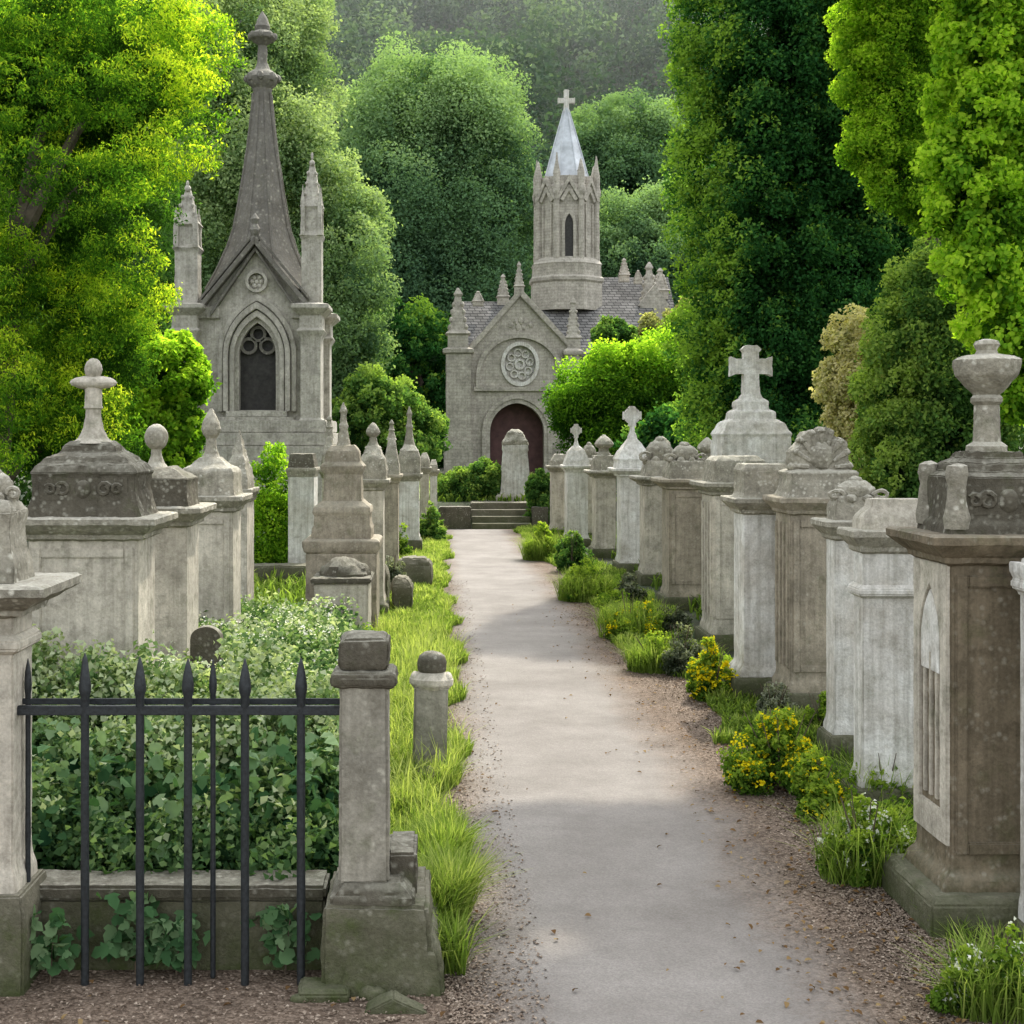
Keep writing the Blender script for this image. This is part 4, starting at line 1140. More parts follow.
# ------------------------------------------------------------------ trees and shrubs
def tree(name, label, cat, base, lobes, n, size, mat, trunk_r=.2, group=None, limbs=4, extra=None, **kw):
    gz = float(gh(base[0], base[1]))
    t = thing(name, (base[0], base[1], gz), label, cat, group)
    lb = np.array(lobes)
    top = lb[:, 2].max()
    b = MB()
    hgt = max(.3, (top - gz) * .8)
    mid = lb[:, :3].mean(0)
    bx = Vector((base[0], base[1], gz - .1)); tx = Vector((mid[0] * .6 + base[0] * .4, mid[1] * .6 + base[1] * .4, gz + hgt))
    pts = [bx.lerp(tx, f) + Vector((noise.noise(Vector((f * 3, base[0], 1))) * trunk_r * 1.5, noise.noise(Vector((f * 3, base[1], 5))) * trunk_r * 1.5, 0)) for f in (0, .12, .35, .6, .85, 1)]
    b.tube(pts, [trunk_r * 1.3, trunk_r, trunk_r * .85, trunk_r * .6, trunk_r * .35, trunk_r * .12], 9)
    order = np.argsort(-lb[:, 3])[:limbs + 3]
    for i in order:
        e = Vector(lb[i, :3]); f = min(.8, max(.15, (e.z - gz) / hgt * .7))
        s0 = bx.lerp(tx, f)
        b.tube([s0, s0.lerp(e, .5) + Vector((0, 0, .1 * hgt * .3)), e], [trunk_r * .5, trunk_r * .3, trunk_r * .1], 6)
    b.build('trunk', M['bark'], t, 0, trunk_r * .08, 0)
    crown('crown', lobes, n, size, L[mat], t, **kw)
    if extra: extra(t)
    return t


# sunlit cedar, near left: drooping layered boughs
Y = 14.0
rows = []
def bough(pts, ry, dy=0.0):
    for (px, py, rx) in pts: rows.append((px, py, rx, ry, dy + random.uniform(-.5, .5), .9))
bough([(-30, 30, 60), (40, 15, 60), (110, 10, 60), (170, 20, 50), (205, 45, 32)], 40)
bough([(-40, 130, 60), (30, 95, 55), (95, 85, 50), (150, 90, 48), (195, 105, 34)], 34, -.4)
bough([(-40, 190, 60), (20, 175, 48), (75, 190, 40), (120, 170, 44), (165, 150, 38), (195, 150, 22)], 32, -.8)
bough([(10, 270, 34), (-20, 320, 50), (5, 380, 38), (-10, 430, 40)], 50, -.2)
bough([(75, 250, 34), (110, 235, 36), (150, 215, 30), (75, 300, 26)], 40, .6)
bough([(95, 310, 38), (135, 290, 36), (60, 350, 28), (120, 360, 36), (85, 410, 36), (110, 440, 34)], 44, 1.0)
rows += [(-30, 60, 90, 90, 1.6), (60, 60, 80, 70, 1.6), (130, 60, 60, 60, 1.4), (20, 160, 80, 60, 1.5), (120, 150, 60, 50, 1.4), (40, 250, 70, 60, 1.5), (-20, 250, 60, 70, .6), (30, 400, 60, 70, 1.6), (90, 330, 50, 60, 1.6), (60, 440, 60, 40, 1.6)]
lb = lobes_px(Y, rows)
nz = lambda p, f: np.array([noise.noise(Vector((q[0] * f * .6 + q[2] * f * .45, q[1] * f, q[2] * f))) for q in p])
sun_shade_tint = lambda p: .26 * sstep(-3.3, -2.3, p[:, 0]) - .03 + .26 * sstep(4.4, 3.2, p[:, 2]) - .36 * sstep(14.5, 15.3, p[:, 1]) + .42 * nz(p, 1.5)  # painted into the tint: sun on the right rim, shade on rear leaves
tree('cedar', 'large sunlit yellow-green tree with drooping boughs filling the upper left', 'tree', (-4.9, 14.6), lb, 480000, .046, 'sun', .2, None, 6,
     clumps=40, csize=.50, flat=.7, droop=1.3, light=sun_shade_tint, up=.9, aspect=.34)
lb = lobes_px(17.0, [(168, 385, 36, 42), (150, 425, 38, 38), (185, 415, 22, 36), (140, 360, 26, 26), (175, 350, 20, 18), (160, 455, 40, 25)])
tree('leafy_shrub', 'rounded bright green shrub left of the mausoleum window', 'shrub', (X(165, 17), 17), lb, 26000, .075, 'bright', .06, None, 3, clumps=30, csize=.4, up=.8, light=lambda p: .05 + .12 * sstep(1.5, 3, p[:, 2]))
lb = lobes_px(20.0, [(100, 430, 80, 60), (30, 420, 70, 70), (60, 350, 60, 50)])
tree('leafy_shrub', 'shaded green shrub filling the gap below the drooping boughs', 'shrub', (X(60, 20), 20), lb, 16000, .1, 'mid', .08, None, 3, clumps=30, csize=.4)

rows = [(20, 60, 90, 90), (110, 100, 80, 90), (30, 200, 90, 90), (120, 230, 70, 90), (20, 330, 80, 80), (110, 360, 70, 80), (-60, 150, 80, 120), (60, 440, 90, 50)]
tree('dark_tree', 'dark-tinted tree added to fill the gaps behind the sunlit drooping boughs', 'tree', (X(60, 27), 28), lobes_px(27.0, rows), 90000, .11, 'mid', .35, None, 5, clumps=30, csize=.45, tint0=-.22)  # added tree; its lowered tint stands in for shade between the boughs
# trees behind, left to right
GB = 'trees behind the chapel and the mausoleum'  # tint gradients on these trees paint lit tops and shaded lower parts
Y = 44.0
rows = [(225, 60, 62, 60), (262, 20, 55, 60, 2), (300, 90, 36, 40, 1), (245, 140, 62, 60, -1), (310, 170, 42, 50, -1), (335, 235, 48, 55, -1), (355, 280, 34, 60, -2), (300, 280, 60, 70), (345, 340, 40, 60, -2), (225, 240, 60, 70), (310, 390, 60, 60, -1), (200, 150, 40, 70, 2), (350, 400, 36, 40, -2)]
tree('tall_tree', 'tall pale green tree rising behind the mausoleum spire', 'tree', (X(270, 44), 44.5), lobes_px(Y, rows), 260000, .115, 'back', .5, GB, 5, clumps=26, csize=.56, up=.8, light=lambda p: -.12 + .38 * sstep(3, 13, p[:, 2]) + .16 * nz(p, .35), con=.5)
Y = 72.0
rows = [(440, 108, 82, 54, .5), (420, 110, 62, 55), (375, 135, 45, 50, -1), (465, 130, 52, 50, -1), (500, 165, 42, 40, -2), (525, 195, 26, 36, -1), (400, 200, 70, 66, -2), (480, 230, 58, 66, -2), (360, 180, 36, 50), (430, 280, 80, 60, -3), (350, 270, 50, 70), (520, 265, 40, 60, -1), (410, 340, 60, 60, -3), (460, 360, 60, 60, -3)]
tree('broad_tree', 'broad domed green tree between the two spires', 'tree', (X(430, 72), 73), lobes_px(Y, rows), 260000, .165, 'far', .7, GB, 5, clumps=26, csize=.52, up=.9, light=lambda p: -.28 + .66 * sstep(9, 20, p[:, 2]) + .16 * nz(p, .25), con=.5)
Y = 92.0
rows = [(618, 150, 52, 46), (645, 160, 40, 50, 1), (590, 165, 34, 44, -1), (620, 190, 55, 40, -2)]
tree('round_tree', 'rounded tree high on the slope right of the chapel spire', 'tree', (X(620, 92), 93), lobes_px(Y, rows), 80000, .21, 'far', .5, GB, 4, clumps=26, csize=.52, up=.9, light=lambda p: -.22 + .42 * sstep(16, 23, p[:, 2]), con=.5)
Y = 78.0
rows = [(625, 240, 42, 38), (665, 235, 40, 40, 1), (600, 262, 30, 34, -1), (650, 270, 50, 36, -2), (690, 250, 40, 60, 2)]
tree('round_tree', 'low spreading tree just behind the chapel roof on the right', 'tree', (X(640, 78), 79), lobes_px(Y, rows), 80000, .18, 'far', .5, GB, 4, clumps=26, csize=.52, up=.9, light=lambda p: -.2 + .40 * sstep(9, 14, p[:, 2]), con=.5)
Y = 62.0
rows = [(400, 340, 36, 40), (425, 370, 40, 60, 2), (385, 390, 34, 50), (440, 420, 34, 50, 2)]
tree('dark_tree', 'dark shadowed tree close beside the chapel left wall', 'tree', (X(415, 62), 63), lobes_px(Y, rows), 26000, .2, 'fir', .4, GB, 4, clumps=34, csize=.34, tint0=.15)
Y = 40.0
rows = [(372, 405, 28, 34), (398, 420, 30, 36, 1), (420, 435, 26, 30, 1), (350, 425, 30, 32), (385, 450, 40, 24)]
tree('leafy_shrub', 'mid green shrub between the mausoleum and the chapel', 'shrub', (X(385, 40), 40.3), lobes_px(Y, rows), 26000, .12, 'mid', .1, None, 3, clumps=34, csize=.34, light=lambda p: .1 * sstep(2, 4, p[:, 2]) + .05)

# right: great dark cypress
Y = 22.0
rows = []
for k in range(11):
    py = -90 + 52 * k
    wv = 95 + 18 * math.sin(k * 1.7)
    lft = 714 + 8 * math.sin(k * 2.1); rows += [(lft, py, 40, 44, -.4 + .6 * random.random()), (770, py + 18, 58, 44, -1.1 + .5 * random.random()), (835, py, 56, 46, -.9 + .6 * random.random()), (885, py + 22, 44, 44, 0)]
lf = lambda p: .55 * sstep(4.70, 4.15, p[:, 0]) - .06 + .14 * nz(p, 1.2)  # light on the left edge is painted into the leaf tint
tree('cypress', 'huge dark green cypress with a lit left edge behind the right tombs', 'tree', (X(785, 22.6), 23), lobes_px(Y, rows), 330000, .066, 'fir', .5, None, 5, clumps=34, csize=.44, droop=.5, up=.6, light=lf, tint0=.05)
# hanging mass and lime tree, upper right
Y = 15.5
rows = [(905, -30, 60, 50), (890, 40, 46, 44), (870, 75, 34, 40), (900, 110, 44, 42), (880, 140, 34, 34), (905, 175, 34, 36), (925, 205, 24, 26), (940, 60, 40, 70, .6), (850, 30, 20, 36), (925, 160, 26, 40, .5)]
tree('lime_tree', 'yellow-green bough hanging between the cypress and the right-edge tree', 'tree', (6.4, 16.4), lobes_px(Y, rows), 120000, .046, 'bright', .22, None, 5, clumps=44, csize=.42, droop=.7, up=.7, light=lambda p: .28 * sstep(5.3, 4.6, p[:, 0]) + .10)  # tint brightened on the left to paint a lit rim
Y = 10.2
rows = [(1010, -20, 70, 50), (985, 40, 44, 44), (1030, 60, 60, 60, .3), (975, 110, 40, 44), (1025, 130, 60, 60, .3), (965, 165, 40, 36), (990, 210, 52, 42), (1040, 210, 50, 60, .4), (955, 215, 24, 26), (985, 265, 46, 40), (1030, 280, 50, 50, .3), (1000, 320, 38, 36), (1040, 350, 50, 60, .3), (1015, 385, 30, 40, .4)]
over = []  # leaf canopy above the view, added to shade the foreground
for k in range(84):
    xx = rng.uniform(-1.6, 6.6); yy = rng.uniform(9.2, min(14.6, 10.9 + (xx + 1.6) * .6))
    over.append((xx, yy, 7.3 + .12 * (yy - 9) + rng.uniform(0, .9), rng.uniform(.5, .9), rng.uniform(.4, .7), .35))
def shade_bough(t):  # unseen bough added to carry the shading canopy
    b = MB(); b.tube([(5.2, 11.2, 5.9), (4.2, 11.6, 7.6), (1.2, 11.4, 8.3), (-2.2, 10.8, 8.5)], [.12, .10, .07, .03], 8)
    for k in range(10):
        a = over[k * 4]; b.tube([(max(-1.6, min(3.4, a[0])), 11.4 + .12 * (a[0] - 1.2), 8.3), (a[0], a[1], a[2])], [.04, .012], 5)
    b.build('shade_bough_limb', M['bark'], t, 0, .01)  # added limb, stays above the view
    crown('shade_bough_leaves', over, 95000, .10, L['bright'], t, clumps=24, csize=.5, k=6, aspect=.85)
tree('lime_tree', 'bright lime green broad-leaved tree along the upper right edge', 'tree', (5.2, 10.9), lobes_px(Y, rows), 130000, .046, 'bright', .2, None, 5, clumps=46, csize=.42, droop=1.0, up=.8, aspect=.7, k=6, extra=shade_bough, light=lambda p: .26 * sstep(4.6, 3.7, p[:, 0]) + .12 + .2 * nz(p, 1.6))  # lit left rim painted by leaf tint; unseen shading bough attached
Y = 12.6
rows = [(935, 300, 42, 46), (905, 340, 36, 44), (950, 360, 52, 56), (900, 400, 38, 50), (945, 430, 56, 56), (890, 450, 34, 44), (930, 260, 20, 22), (990, 430, 50, 70, .4), (920, 480, 60, 40)]
tree('leafy_shrub', 'tall dark-leaved shrub behind the flat-topped white tomb', 'shrub', (X(940, 12.8), 13), lobes_px(Y, rows), 100000, .042, 'mid', .1, None, 4, clumps=40, csize=.42, light=lambda p: .10 + .36 * sstep(4.35, 3.9, p[:, 0]) - .08)  # lit left side painted by a brighter leaf tint
Y = 13.6
rows = [(850, 345, 20, 30), (835, 385, 18, 26), (855, 395, 26, 40), (860, 330, 14, 24), (865, 440, 26, 40), (845, 420, 20, 24)]
tree('cream_shrub', 'cream and yellow variegated shrub beside the lichen crest tomb', 'shrub', (X(858, 13.8), 13.8), lobes_px(Y, rows), 22000, .042, 'cream', .05, None, 4, clumps=24, csize=.55, droop=-.2, light=lambda p: .42)
# hedge mass right of the chapel
Y = 31.0
rows = [(585, 400, 32, 34), (615, 385, 36, 34), (655, 375, 42, 36), (690, 375, 36, 50, .5), (600, 425, 40, 30), (645, 420, 50, 40), (690, 420, 40, 44), (570, 415, 18, 24), (640, 450, 60, 36)]
tree('yew_hedge', 'billowing yellow-topped clipped hedge in front of the chapel right side', 'hedge', (X(635, 31.4), 31.5), lobes_px(Y, rows), 150000, .072, 'bright', .15, None, 4, clumps=40, csize=.5, up=1.0, light=lambda p: -.34 + .46 * sstep(2.3, 4.1, p[:, 2]))  # leaf tint paints the lit top and the dark underside
Y = 35.0
rows = [(668, 335, 26, 22), (690, 330, 24, 30, .5), (648, 350, 20, 20), (680, 360, 34, 26)]
tree('pale_shrub', 'pale feathery shrub above the hedge below the chapel roof end', 'shrub', (X(670, 35.4), 35.5), lobes_px(Y, rows), 18000, .10, 'cream', .1, None, 3, clumps=30, csize=.4, light=lambda p: -.12)
rows = [(614, 338, 20, 19), (625, 345, 16, 16)]
tree('dark_shrub', 'small dark rounded shrub topping the hedge against the slate roof', 'shrub', (X(617, 34), 34.2), lobes_px(34.0, rows), 8000, .09, 'mid', .08, None, 2, clumps=30, csize=.4, tint0=-.1)
# behind the right tombs, low dark filling
rows = [(700, 440, 60, 34), (780, 450, 60, 40), (840, 470, 50, 40), (650, 455, 40, 26)]
tree('ivy_bank', 'dark ivy bank directly behind the right row of tombs', 'ivy', (X(750, 24), 24.3), lobes_px(24.0, rows), 26000, .10, 'fir', .1, None, 2, clumps=50, csize=.36)

# ------------------------------------------------------------------ low plants
def plant(name, label, cat, px0, px1, pyt, pyb, n, size, mat, flowers=None, fl_n=0, fl_size=.02, dyf=.7, light=.0, group=None, droop=-.3, dh=None, blades=0):
    Y = depth(pyb)
    s = Y / FPX
    w = (px1 - px0) * s; h = (pyb - pyt) * s
    cx = X((px0 + px1) / 2, Y); cy = Y + w * dyf * .5
    t = thing(name, (cx, cy, 0), label, cat, group)
    b = MB()
    for k in range(7):
        a = random.uniform(0, 6.28); r = random.uniform(.1, .4) * w
        b.tube([(cx, cy, -.02), (cx + r * .5 * math.cos(a), cy + r * .5 * math.sin(a), h * .45), (cx + r * math.cos(a), cy + r * math.sin(a), h * .85)], [.006, .004, .002], 5)
    b.build('stems', M['twig'], t)
    lob = []
    for k in range(13):
        a = random.uniform(0, 6.28); q = random.random() ** .5
        hh = h * (.72 - .45 * q) * random.uniform(.7, 1.15)
        lob.append((cx + .46 * w * q * math.cos(a), cy + .5 * w * dyf * q * math.sin(a), hh * .75, w * random.uniform(.10, .2), w * .14 * dyf + .02, hh * .62))
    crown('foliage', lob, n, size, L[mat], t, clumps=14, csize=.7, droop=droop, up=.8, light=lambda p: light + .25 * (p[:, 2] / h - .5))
    if blades:
        a = rng.uniform(0, 2 * np.pi, blades); r = np.sqrt(rng.random(blades)) * w * .5
        p = np.stack([cx + r * np.cos(a), cy + r * np.sin(a) * dyf, np.zeros(blades)], 1)
        blades_mesh('grass_blades', p, h * .75, .006, 1.0, L['grass'], t)
    if flowers:
        lo = np.array(lob)[rng.integers(0, 13, fl_n)]
        d = unit(rng.normal(size=(fl_n, 3)) + np.array([0, -.5, .9]))
        p = lo[:, :3] + d * lo[:, 3:] * rng.uniform(.95, 1.12, fl_n)[:, None]
        pp = np.repeat(p, 5, 0) + rng.normal(0, fl_size * .45, (fl_n * 5, 3))
        fo = quads_mesh('flowers', leaf_cards(pp, np.tile([0, -.3, 1.0], (len(pp), 1)), fl_size, .8, 0, .6), 4, rng.random(len(pp)), L[flowers], t); fo['kind'] = 'stuff'
    return t


PR = 'low plants growing at the foot of the right tombs'
plant('flowering_plant', 'large yellow-topped green bush at the gravel edge before the brown fluted tomb', 'plant', 738, 842, 706, 800, 9000, .028, 'herb', 'yellow', 260, .02, .8, .05, PR)
plant('fern', 'bright green ferny clump just below the big yellow bush', 'plant', 786, 858, 758, 824, 6000, .026, 'herb', 'yellow', 60, .016, .8, .12, PR)
plant('herb_clump', 'green herb clump at the foot of the flat-topped white tomb', 'plant', 858, 925, 742, 815, 6000, .026, 'herb', None, 0, .02, .6, -.05, PR, blades=500)
plant('white_flowers', 'white-flowered clump beside the plinth of the brown urn tomb', 'plant', 828, 922, 790, 892, 9000, .024, 'herb', 'petal', 220, .018, .7, .06, PR, blades=600)
plant('white_flowers', 'grassy white-flowered clump in the bottom right corner', 'plant', 960, 1060, 925, 1030, 9000, .022, 'herb', 'petal', 150, .016, .6, -.02, PR, blades=900)
plant('flowering_plant', 'golden yellow flowers spilling beside the white tomb plinth', 'plant', 690, 742, 634, 704, 5000, .03, 'herb', 'yellow', 330, .024, .7, .12, PR)
plant('sage_bush', 'grey-green sage bush between two grassy tufts left of the golden flowers', 'plant', 655, 712, 618, 678, 6000, .028, 'sage', None, 0, .02, .8, .0, PR)
plant('grass_tuft', 'bright grass tuft spreading into the gravel below the sage bush', 'grass', 632, 690, 634, 676, 3500, .03, 'herb', None, 0, .02, .9, .2, PR, blades=1800)
plant('flowering_plant', 'lime green tuft with yellow flowers farther up the right edge', 'plant', 602, 664, 588, 642, 6000, .035, 'herb', 'yellow', 120, .028, .8, .2, PR, blades=900)
plant('sage_bush', 'dark grey-green bush beside the dark brown tomb foot', 'plant', 645, 694, 598, 640, 4500, .036, 'sage', None, 0, .02, .8, -.08, PR)
plant('grass_tuft', 'long low grass tuft beside the wheel-cross tomb', 'grass', 560, 618, 562, 604, 4000, .045, 'herb', None, 0, .02, .9, .2, PR, blades=1600)
plant('dark_shrub', 'dark rounded bush at the foot of the small pointed pyramid tomb', 'shrub', 554, 592, 522, 574, 6000, .045, 'mid', None, 0, .02, .9, -.05, PR)
plant('grass_tuft', 'light green tuft nearest the steps on the right', 'grass', 524, 562, 524, 562, 4000, .05, 'herb', None, 0, .02, .9, .2, PR, blades=1400)
plant('dark_shrub', 'dark ivy growth between the white plinth tomb and the brown fluted tomb', 'shrub', 800, 836, 648, 716, 5000, .03, 'mid', None, 0, .02, .6, -.15, PR)
plant('herb_clump', 'green clump behind the big yellow bush', 'plant', 806, 850, 690, 738, 4000, .03, 'herb', None, 0, .02, .7, .0, PR)
plant('dark_shrub', 'dark green weed against the grey panelled tomb foot', 'shrub', 716, 742, 596, 648, 3500, .035, 'mid', None, 0, .02, .7, -.1, PR)
plant('sage_bush', 'pale silvery tuft on the broken plinth by the brown fluted tomb', 'plant', 756, 800, 680, 724, 3500, .022, 'sage', None, 0, .02, .7, .2, PR)
plant('sage_bush', 'grey-green weeds below the wheel-cross tomb', 'plant', 610, 650, 570, 606, 3500, .04, 'sage', None, 0, .02, .8, .05, PR)

# shrubs by the steps (on the terrace)
for (nm, lab, rows, Y, mat, li) in (
        ('leafy_shrub', 'rounded green bush left of the steps below the chapel', [(462, 488, 22, 18), (482, 478, 20, 16), (450, 498, 16, 12), (495, 492, 12, 14)], 32.0, 'mid', .05),
        ('leafy_shrub', 'upright green bush right of the steps beside the obelisk', [(540, 490, 12, 18), (542, 510, 14, 18), (536, 520, 12, 12)], 30.2, 'mid', -.05),
        ('leafy_shrub', 'bright leafy shrub under the mausoleum podium', [(270, 490, 22, 40), (285, 530, 30, 34), (258, 540, 22, 30), (275, 465, 14, 22), (300, 550, 24, 20)], 19.8, 'bright', .12)):
    tree(nm, lab, 'shrub', (X(rows[0][0], Y), Y + .2), lobes_px(Y, rows), 14000, .05 if Y < 25 else .075, mat, .04, None, 3, clumps=26, csize=.45, light=lambda p: li)
plant('ivy_clump', 'weedy ivy clump by the low box tomb and stone lumps', 'plant', 372, 412, 548, 600, 5000, .035, 'sage', None, 0, .02, .8, .12)
plant('herb_clump', 'green weeds at the foot of the white-faced tomb', 'plant', 380, 412, 508, 562, 4500, .04, 'herb', None, 0, .02, .8, .0)
plant('herb_clump', 'leafy weeds beside the last tombs left of the steps', 'plant', 415, 446, 500, 545, 4500, .05, 'mid', None, 0, .02, .8, .1)
plant('yellow_sprig', 'yellow-green sprig rising between the second and third left tombs', 'plant', 186, 210, 562, 690, 2600, .035, 'bright', None, 0, .02, .7, .2)
plant('grass_tuft', 'pale yellow weeds growing before the low box tomb', 'plant', 345, 385, 620, 668, 2600, .03, 'herb', None, 0, .02, .8, .2, blades=700)
plant('ivy_clump', 'dark ivy at the foot of the ball-finial tomb', 'plant', 140, 165, 600, 700, 2600, .035, 'mid', None, 0, .02, .6, -.1)

# undergrowth behind the railings: one mass that nobody could count
def undergrowth():
    lob = []
    for k in range(150):
        y = rng.uniform(5.48, 7.3); xl, xr = X(-30, y), X(336, y)
        x = rng.uniform(xl, min(xr, -.42)); h = .28 + .44 * sstep(5.5, 7.2, y) + rng.uniform(-.16, .22)
        lob.append((x, y, h * .62, .17, .17, h * .42))
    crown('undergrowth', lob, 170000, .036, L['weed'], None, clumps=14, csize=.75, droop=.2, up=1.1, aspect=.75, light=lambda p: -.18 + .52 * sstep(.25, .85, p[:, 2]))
    return bpy.data.objects['undergrowth']
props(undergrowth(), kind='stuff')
lob = []
for k in range(60):
    y = rng.uniform(5.48, 6.3); x = rng.uniform(X(10, y), min(X(330, y), -.42)); h = rng.uniform(.3, .62) + .2 * (y - 5.5)
    lob.append((x, y, h * .7, .15, .12, h * .35))
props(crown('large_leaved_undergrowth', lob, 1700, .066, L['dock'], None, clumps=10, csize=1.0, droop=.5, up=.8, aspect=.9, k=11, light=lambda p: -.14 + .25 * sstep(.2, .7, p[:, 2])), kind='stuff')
lob = []
for k in range(150):
    y = rng.uniform(7.5, 13.0); xl, xr = X(150, y), X(345, y)
    x = rng.uniform(xl, min(xr, -.55)); h = .62 + rng.uniform(-.12, .12) - .25 * sstep(10, 13, y)
    lob.append((x, y, h * .6, .2, .2, h * .42))
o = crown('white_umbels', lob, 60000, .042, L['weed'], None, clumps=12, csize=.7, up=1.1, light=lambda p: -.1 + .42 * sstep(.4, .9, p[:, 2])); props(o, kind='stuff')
lo = np.array(lob)[rng.integers(0, len(lob), 800)]
d = unit(rng.normal(size=(800, 3)) * .6 + np.array([0, -.2, 1.0]))
pp = np.repeat(lo[:, :3] + d * lo[:, 3:] * 1.08, 7, 0) + rng.normal(0, .022, (800 * 7, 3))
props(quads_mesh('cow_parsley_blossom', leaf_cards(pp, np.tile([0, 0, 1.0], (len(pp), 1)), .02, .9, 0, .4), 4, rng.random(len(pp)), L['petal']), kind='stuff')

# big-leaved weeds sprouting at the foot of the railings
for (px, py, h, lab) in ((50, 985, .22, 'broad-leaved weed sprouting at the left foot of the railings'), (135, 975, .26, 'tall broad-leaved weed against the low wall between the second and third bars'), (176, 978, .18, 'low broad-leaved weed between the third and fourth bars'), (285, 970, .22, 'straggling green weed against the wall beside the pier footing')):
    Y = min(5.17, depth(py)); x = X(px, Y)
    t = thing('dock_weed', (x, Y, 0), lab, 'weed', 'broad-leaved weeds along the low wall')
    b = MB(); b.tube([(x, Y, 0), (x + .01, Y - .005, h * .6), (x + .02, Y - .01, h)], [.004, .003, .002], 5); b.build('stem', M['twig'], t)
    k = 60; h *= 1.15
    p = np.stack([x + rng.normal(0, .06, k), Y - .01 + rng.normal(0, .02, k), h * rng.uniform(.25, 1.05, k)], 1)
    quads_mesh('leaves', leaf_cards(p, np.tile([0, -.8, .7], (k, 1)), .06, .8, .5, .6, 11), 11, rng.uniform(.3, .85, k), L['dock'], t)

# grass: left verge, tufts by the pier, thin grass on the ground to the right and terrace
def verge(n, y0, y1, pw, xl, xr, h, w, name, tintc=.55):
    y = y0 + (y1 - y0) * rng.random(n) ** pw
    lft, rgt = xl(y), xr(y)
    u = rng.random(n)
    x = lft + (rgt - lft) * u
    dens = np.array([noise.noise(Vector((a * 3.1, b * 3.1, 0))) for a, b in zip(x, y)])
    k = dens > -.35 - .25 * rng.random(n)
    x, y, dens = x[k], y[k], dens[k]
    p = np.stack([x, y, gh(x, y) + .002], 1)
    hh = h * (.7 + .7 * np.clip(dens + .3, 0, 1.3))
    props(blades_mesh(name, p, hh, w, .9, L['grass'], None, rng.normal(tintc - .08, .2, len(x)) + .45 * dens), kind='stuff')
edge = lambda y: path_edges(y)[0] + .06 + .07 * np.sin(y * 3.1) + .05 * np.sin(y * 7.3)
verge(60000, 5.45, 12, 1.3, lambda y: np.full_like(y, -.62), edge, .13, .0075, 'grass_verge')
verge(60000, 12, 29.6, 1.2, lambda y: np.full_like(y, -.75), edge, .13, .016, 'far_grass_verge', .62)
verge(14000, 5.15, 6.6, 1.0, lambda y: np.full_like(y, -.16), lambda y: .07 + .05 * np.sin(y * 9), .24, .0075, 'tall_grass', .5)
verge(5000, 5.45, 14, 1.2, lambda y: np.full_like(y, -.6), edge, .27, .006, 'seeding_grass', .95)
redge = lambda y: path_edges(y)[1] - .10 + .10 * np.sin(y * 1.3) + .06 * np.sin(y * 4.1)
verge(40000, 9, 29.6, 1.1, redge, lambda y: redge(y) + .75, .11, .014, 'right_grass', .5)
lob = []
for k in range(90):
    y = rng.uniform(6.6, 28); x = float(path_edges(np.array([y]))[1][0]) + rng.uniform(-.02, .5); h = rng.uniform(.05, .16)
    lob.append((x, y, h * .5, rng.uniform(.1, .22), rng.uniform(.1, .25), h * .6))
props(crown('low_weeds', lob, 30000, .03, L['herb'], None, clumps=8, csize=.9, up=1.0, light=lambda p: .4 * nz(p, 1.3)), kind='stuff')
verge(5000, 4.9, 9, 1.0, lambda y: redge(y) + .12, lambda y: redge(y) + .8, .10, .007, 'near_right_grass', .35)
verge(30000, 31.2, 49.5, 1.0, lambda y: np.full_like(y, -9.0), lambda y: np.full_like(y, 9.0), .2, .05, 'terrace_grass', .45)
verge(26000, 8, 29, 1.0, lambda y: np.full_like(y, -6.5), lambda y: np.full_like(y, -.6), .22, .03, 'rough_grass', .4)
verge(20000, 8, 29, 1.0, lambda y: np.full_like(y, 2.8), lambda y: np.full_like(y, 8), .22, .03, 'shaded_grass', .3)

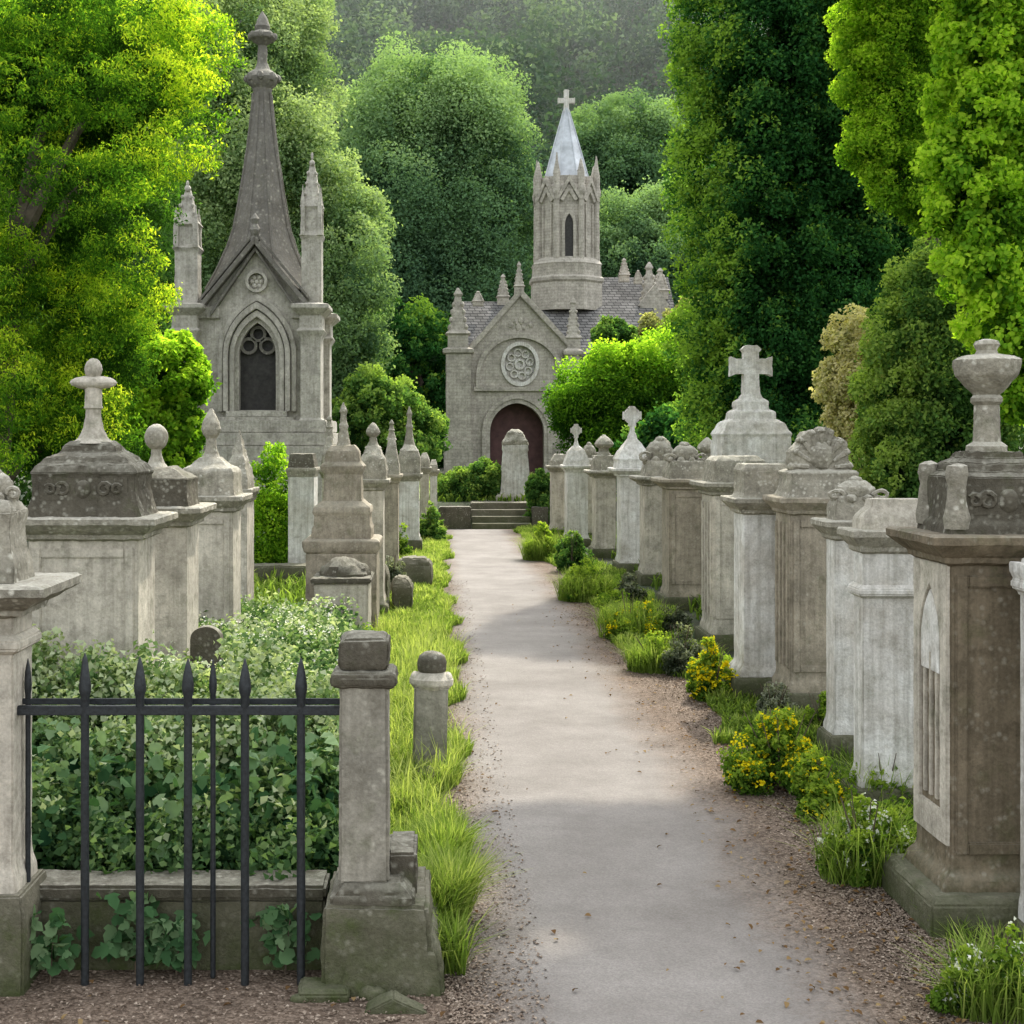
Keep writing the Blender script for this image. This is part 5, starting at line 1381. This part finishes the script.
# ------------------------------------------------------------------ light, haze, camera
AZ, EL = 23.0, 48.0
w = bpy.data.worlds.new('World'); scene.world = w; w.use_nodes = True
nt = w.node_tree
sky = nt.nodes.new('ShaderNodeTexSky'); sky.sky_type = 'NISHITA'; sky.sun_disc = False
sky.sun_elevation = math.radians(EL); sky.sun_rotation = math.radians(AZ)
sky.air_density = 1.3; sky.dust_density = 3.0
hs = nt.nodes.new('ShaderNodeHueSaturation'); hs.inputs['Saturation'].default_value = .18; hs.inputs['Value'].default_value = 3.4
nt.links.new(sky.outputs[0], hs.inputs['Color']); nt.links.new(hs.outputs[0], nt.nodes['Background'].inputs[0])
nt.nodes['Background'].inputs[1].default_value = .15
sd = bpy.data.lights.new('sun', 'SUN'); sd.energy = 5.0; sd.angle = math.radians(1.0); sd.color = (1.0, .93, .80)
so = bpy.data.objects.new('sun', sd); COL.objects.link(so)
az, el = math.radians(AZ), math.radians(EL)
so.rotation_euler = (-Vector((math.sin(az) * math.cos(el), math.cos(az) * math.cos(el), math.sin(el)))).to_track_quat('-Z', 'Y').to_euler()

HAZE = True
if HAZE:
    m, nt2 = new_mat('mist'); tt = NT(nt2)
    vs = tt.n('ShaderNodeVolumeScatter'); vs.inputs['Density'].default_value = .0011; vs.inputs['Anisotropy'].default_value = .35
    vs.inputs['Color'].default_value = (.93, .97, 1.0, 1)
    oo = tt.n('ShaderNodeOutputMaterial'); tt.l(vs.outputs[0], oo.inputs['Volume'])
    b = MB(); b.prism([(106, -3), (106, 46), (180, 80), (330, 150), (330, -3)], -170, 170, axis='x'); o = b.build('haze', m); props(o, kind='structure')

cam = bpy.data.cameras.new('camera'); co = bpy.data.objects.new('camera', cam); COL.objects.link(co)
co.location = (0, 0, EYE); co.rotation_euler = (math.radians(90), 0, 0)
cam.sensor_width = 36; cam.lens = 36 * FPX / 1024
cam.shift_x = (512 - HX) / 1024; cam.shift_y = -(512 - HY) / 1024
cam.clip_end = 3000
scene.camera = co
scene.view_settings.view_transform = 'Standard'; scene.view_settings.look = 'None'; scene.view_settings.exposure = 0
scene.render.engine = 'CYCLES'
cy_ = scene.cycles
cy_.use_denoising = True
cy_.max_bounces = 6; cy_.diffuse_bounces = 4; cy_.transmission_bounces = 4; cy_.volume_bounces = 0
cy_.volume_step_rate = 4.0
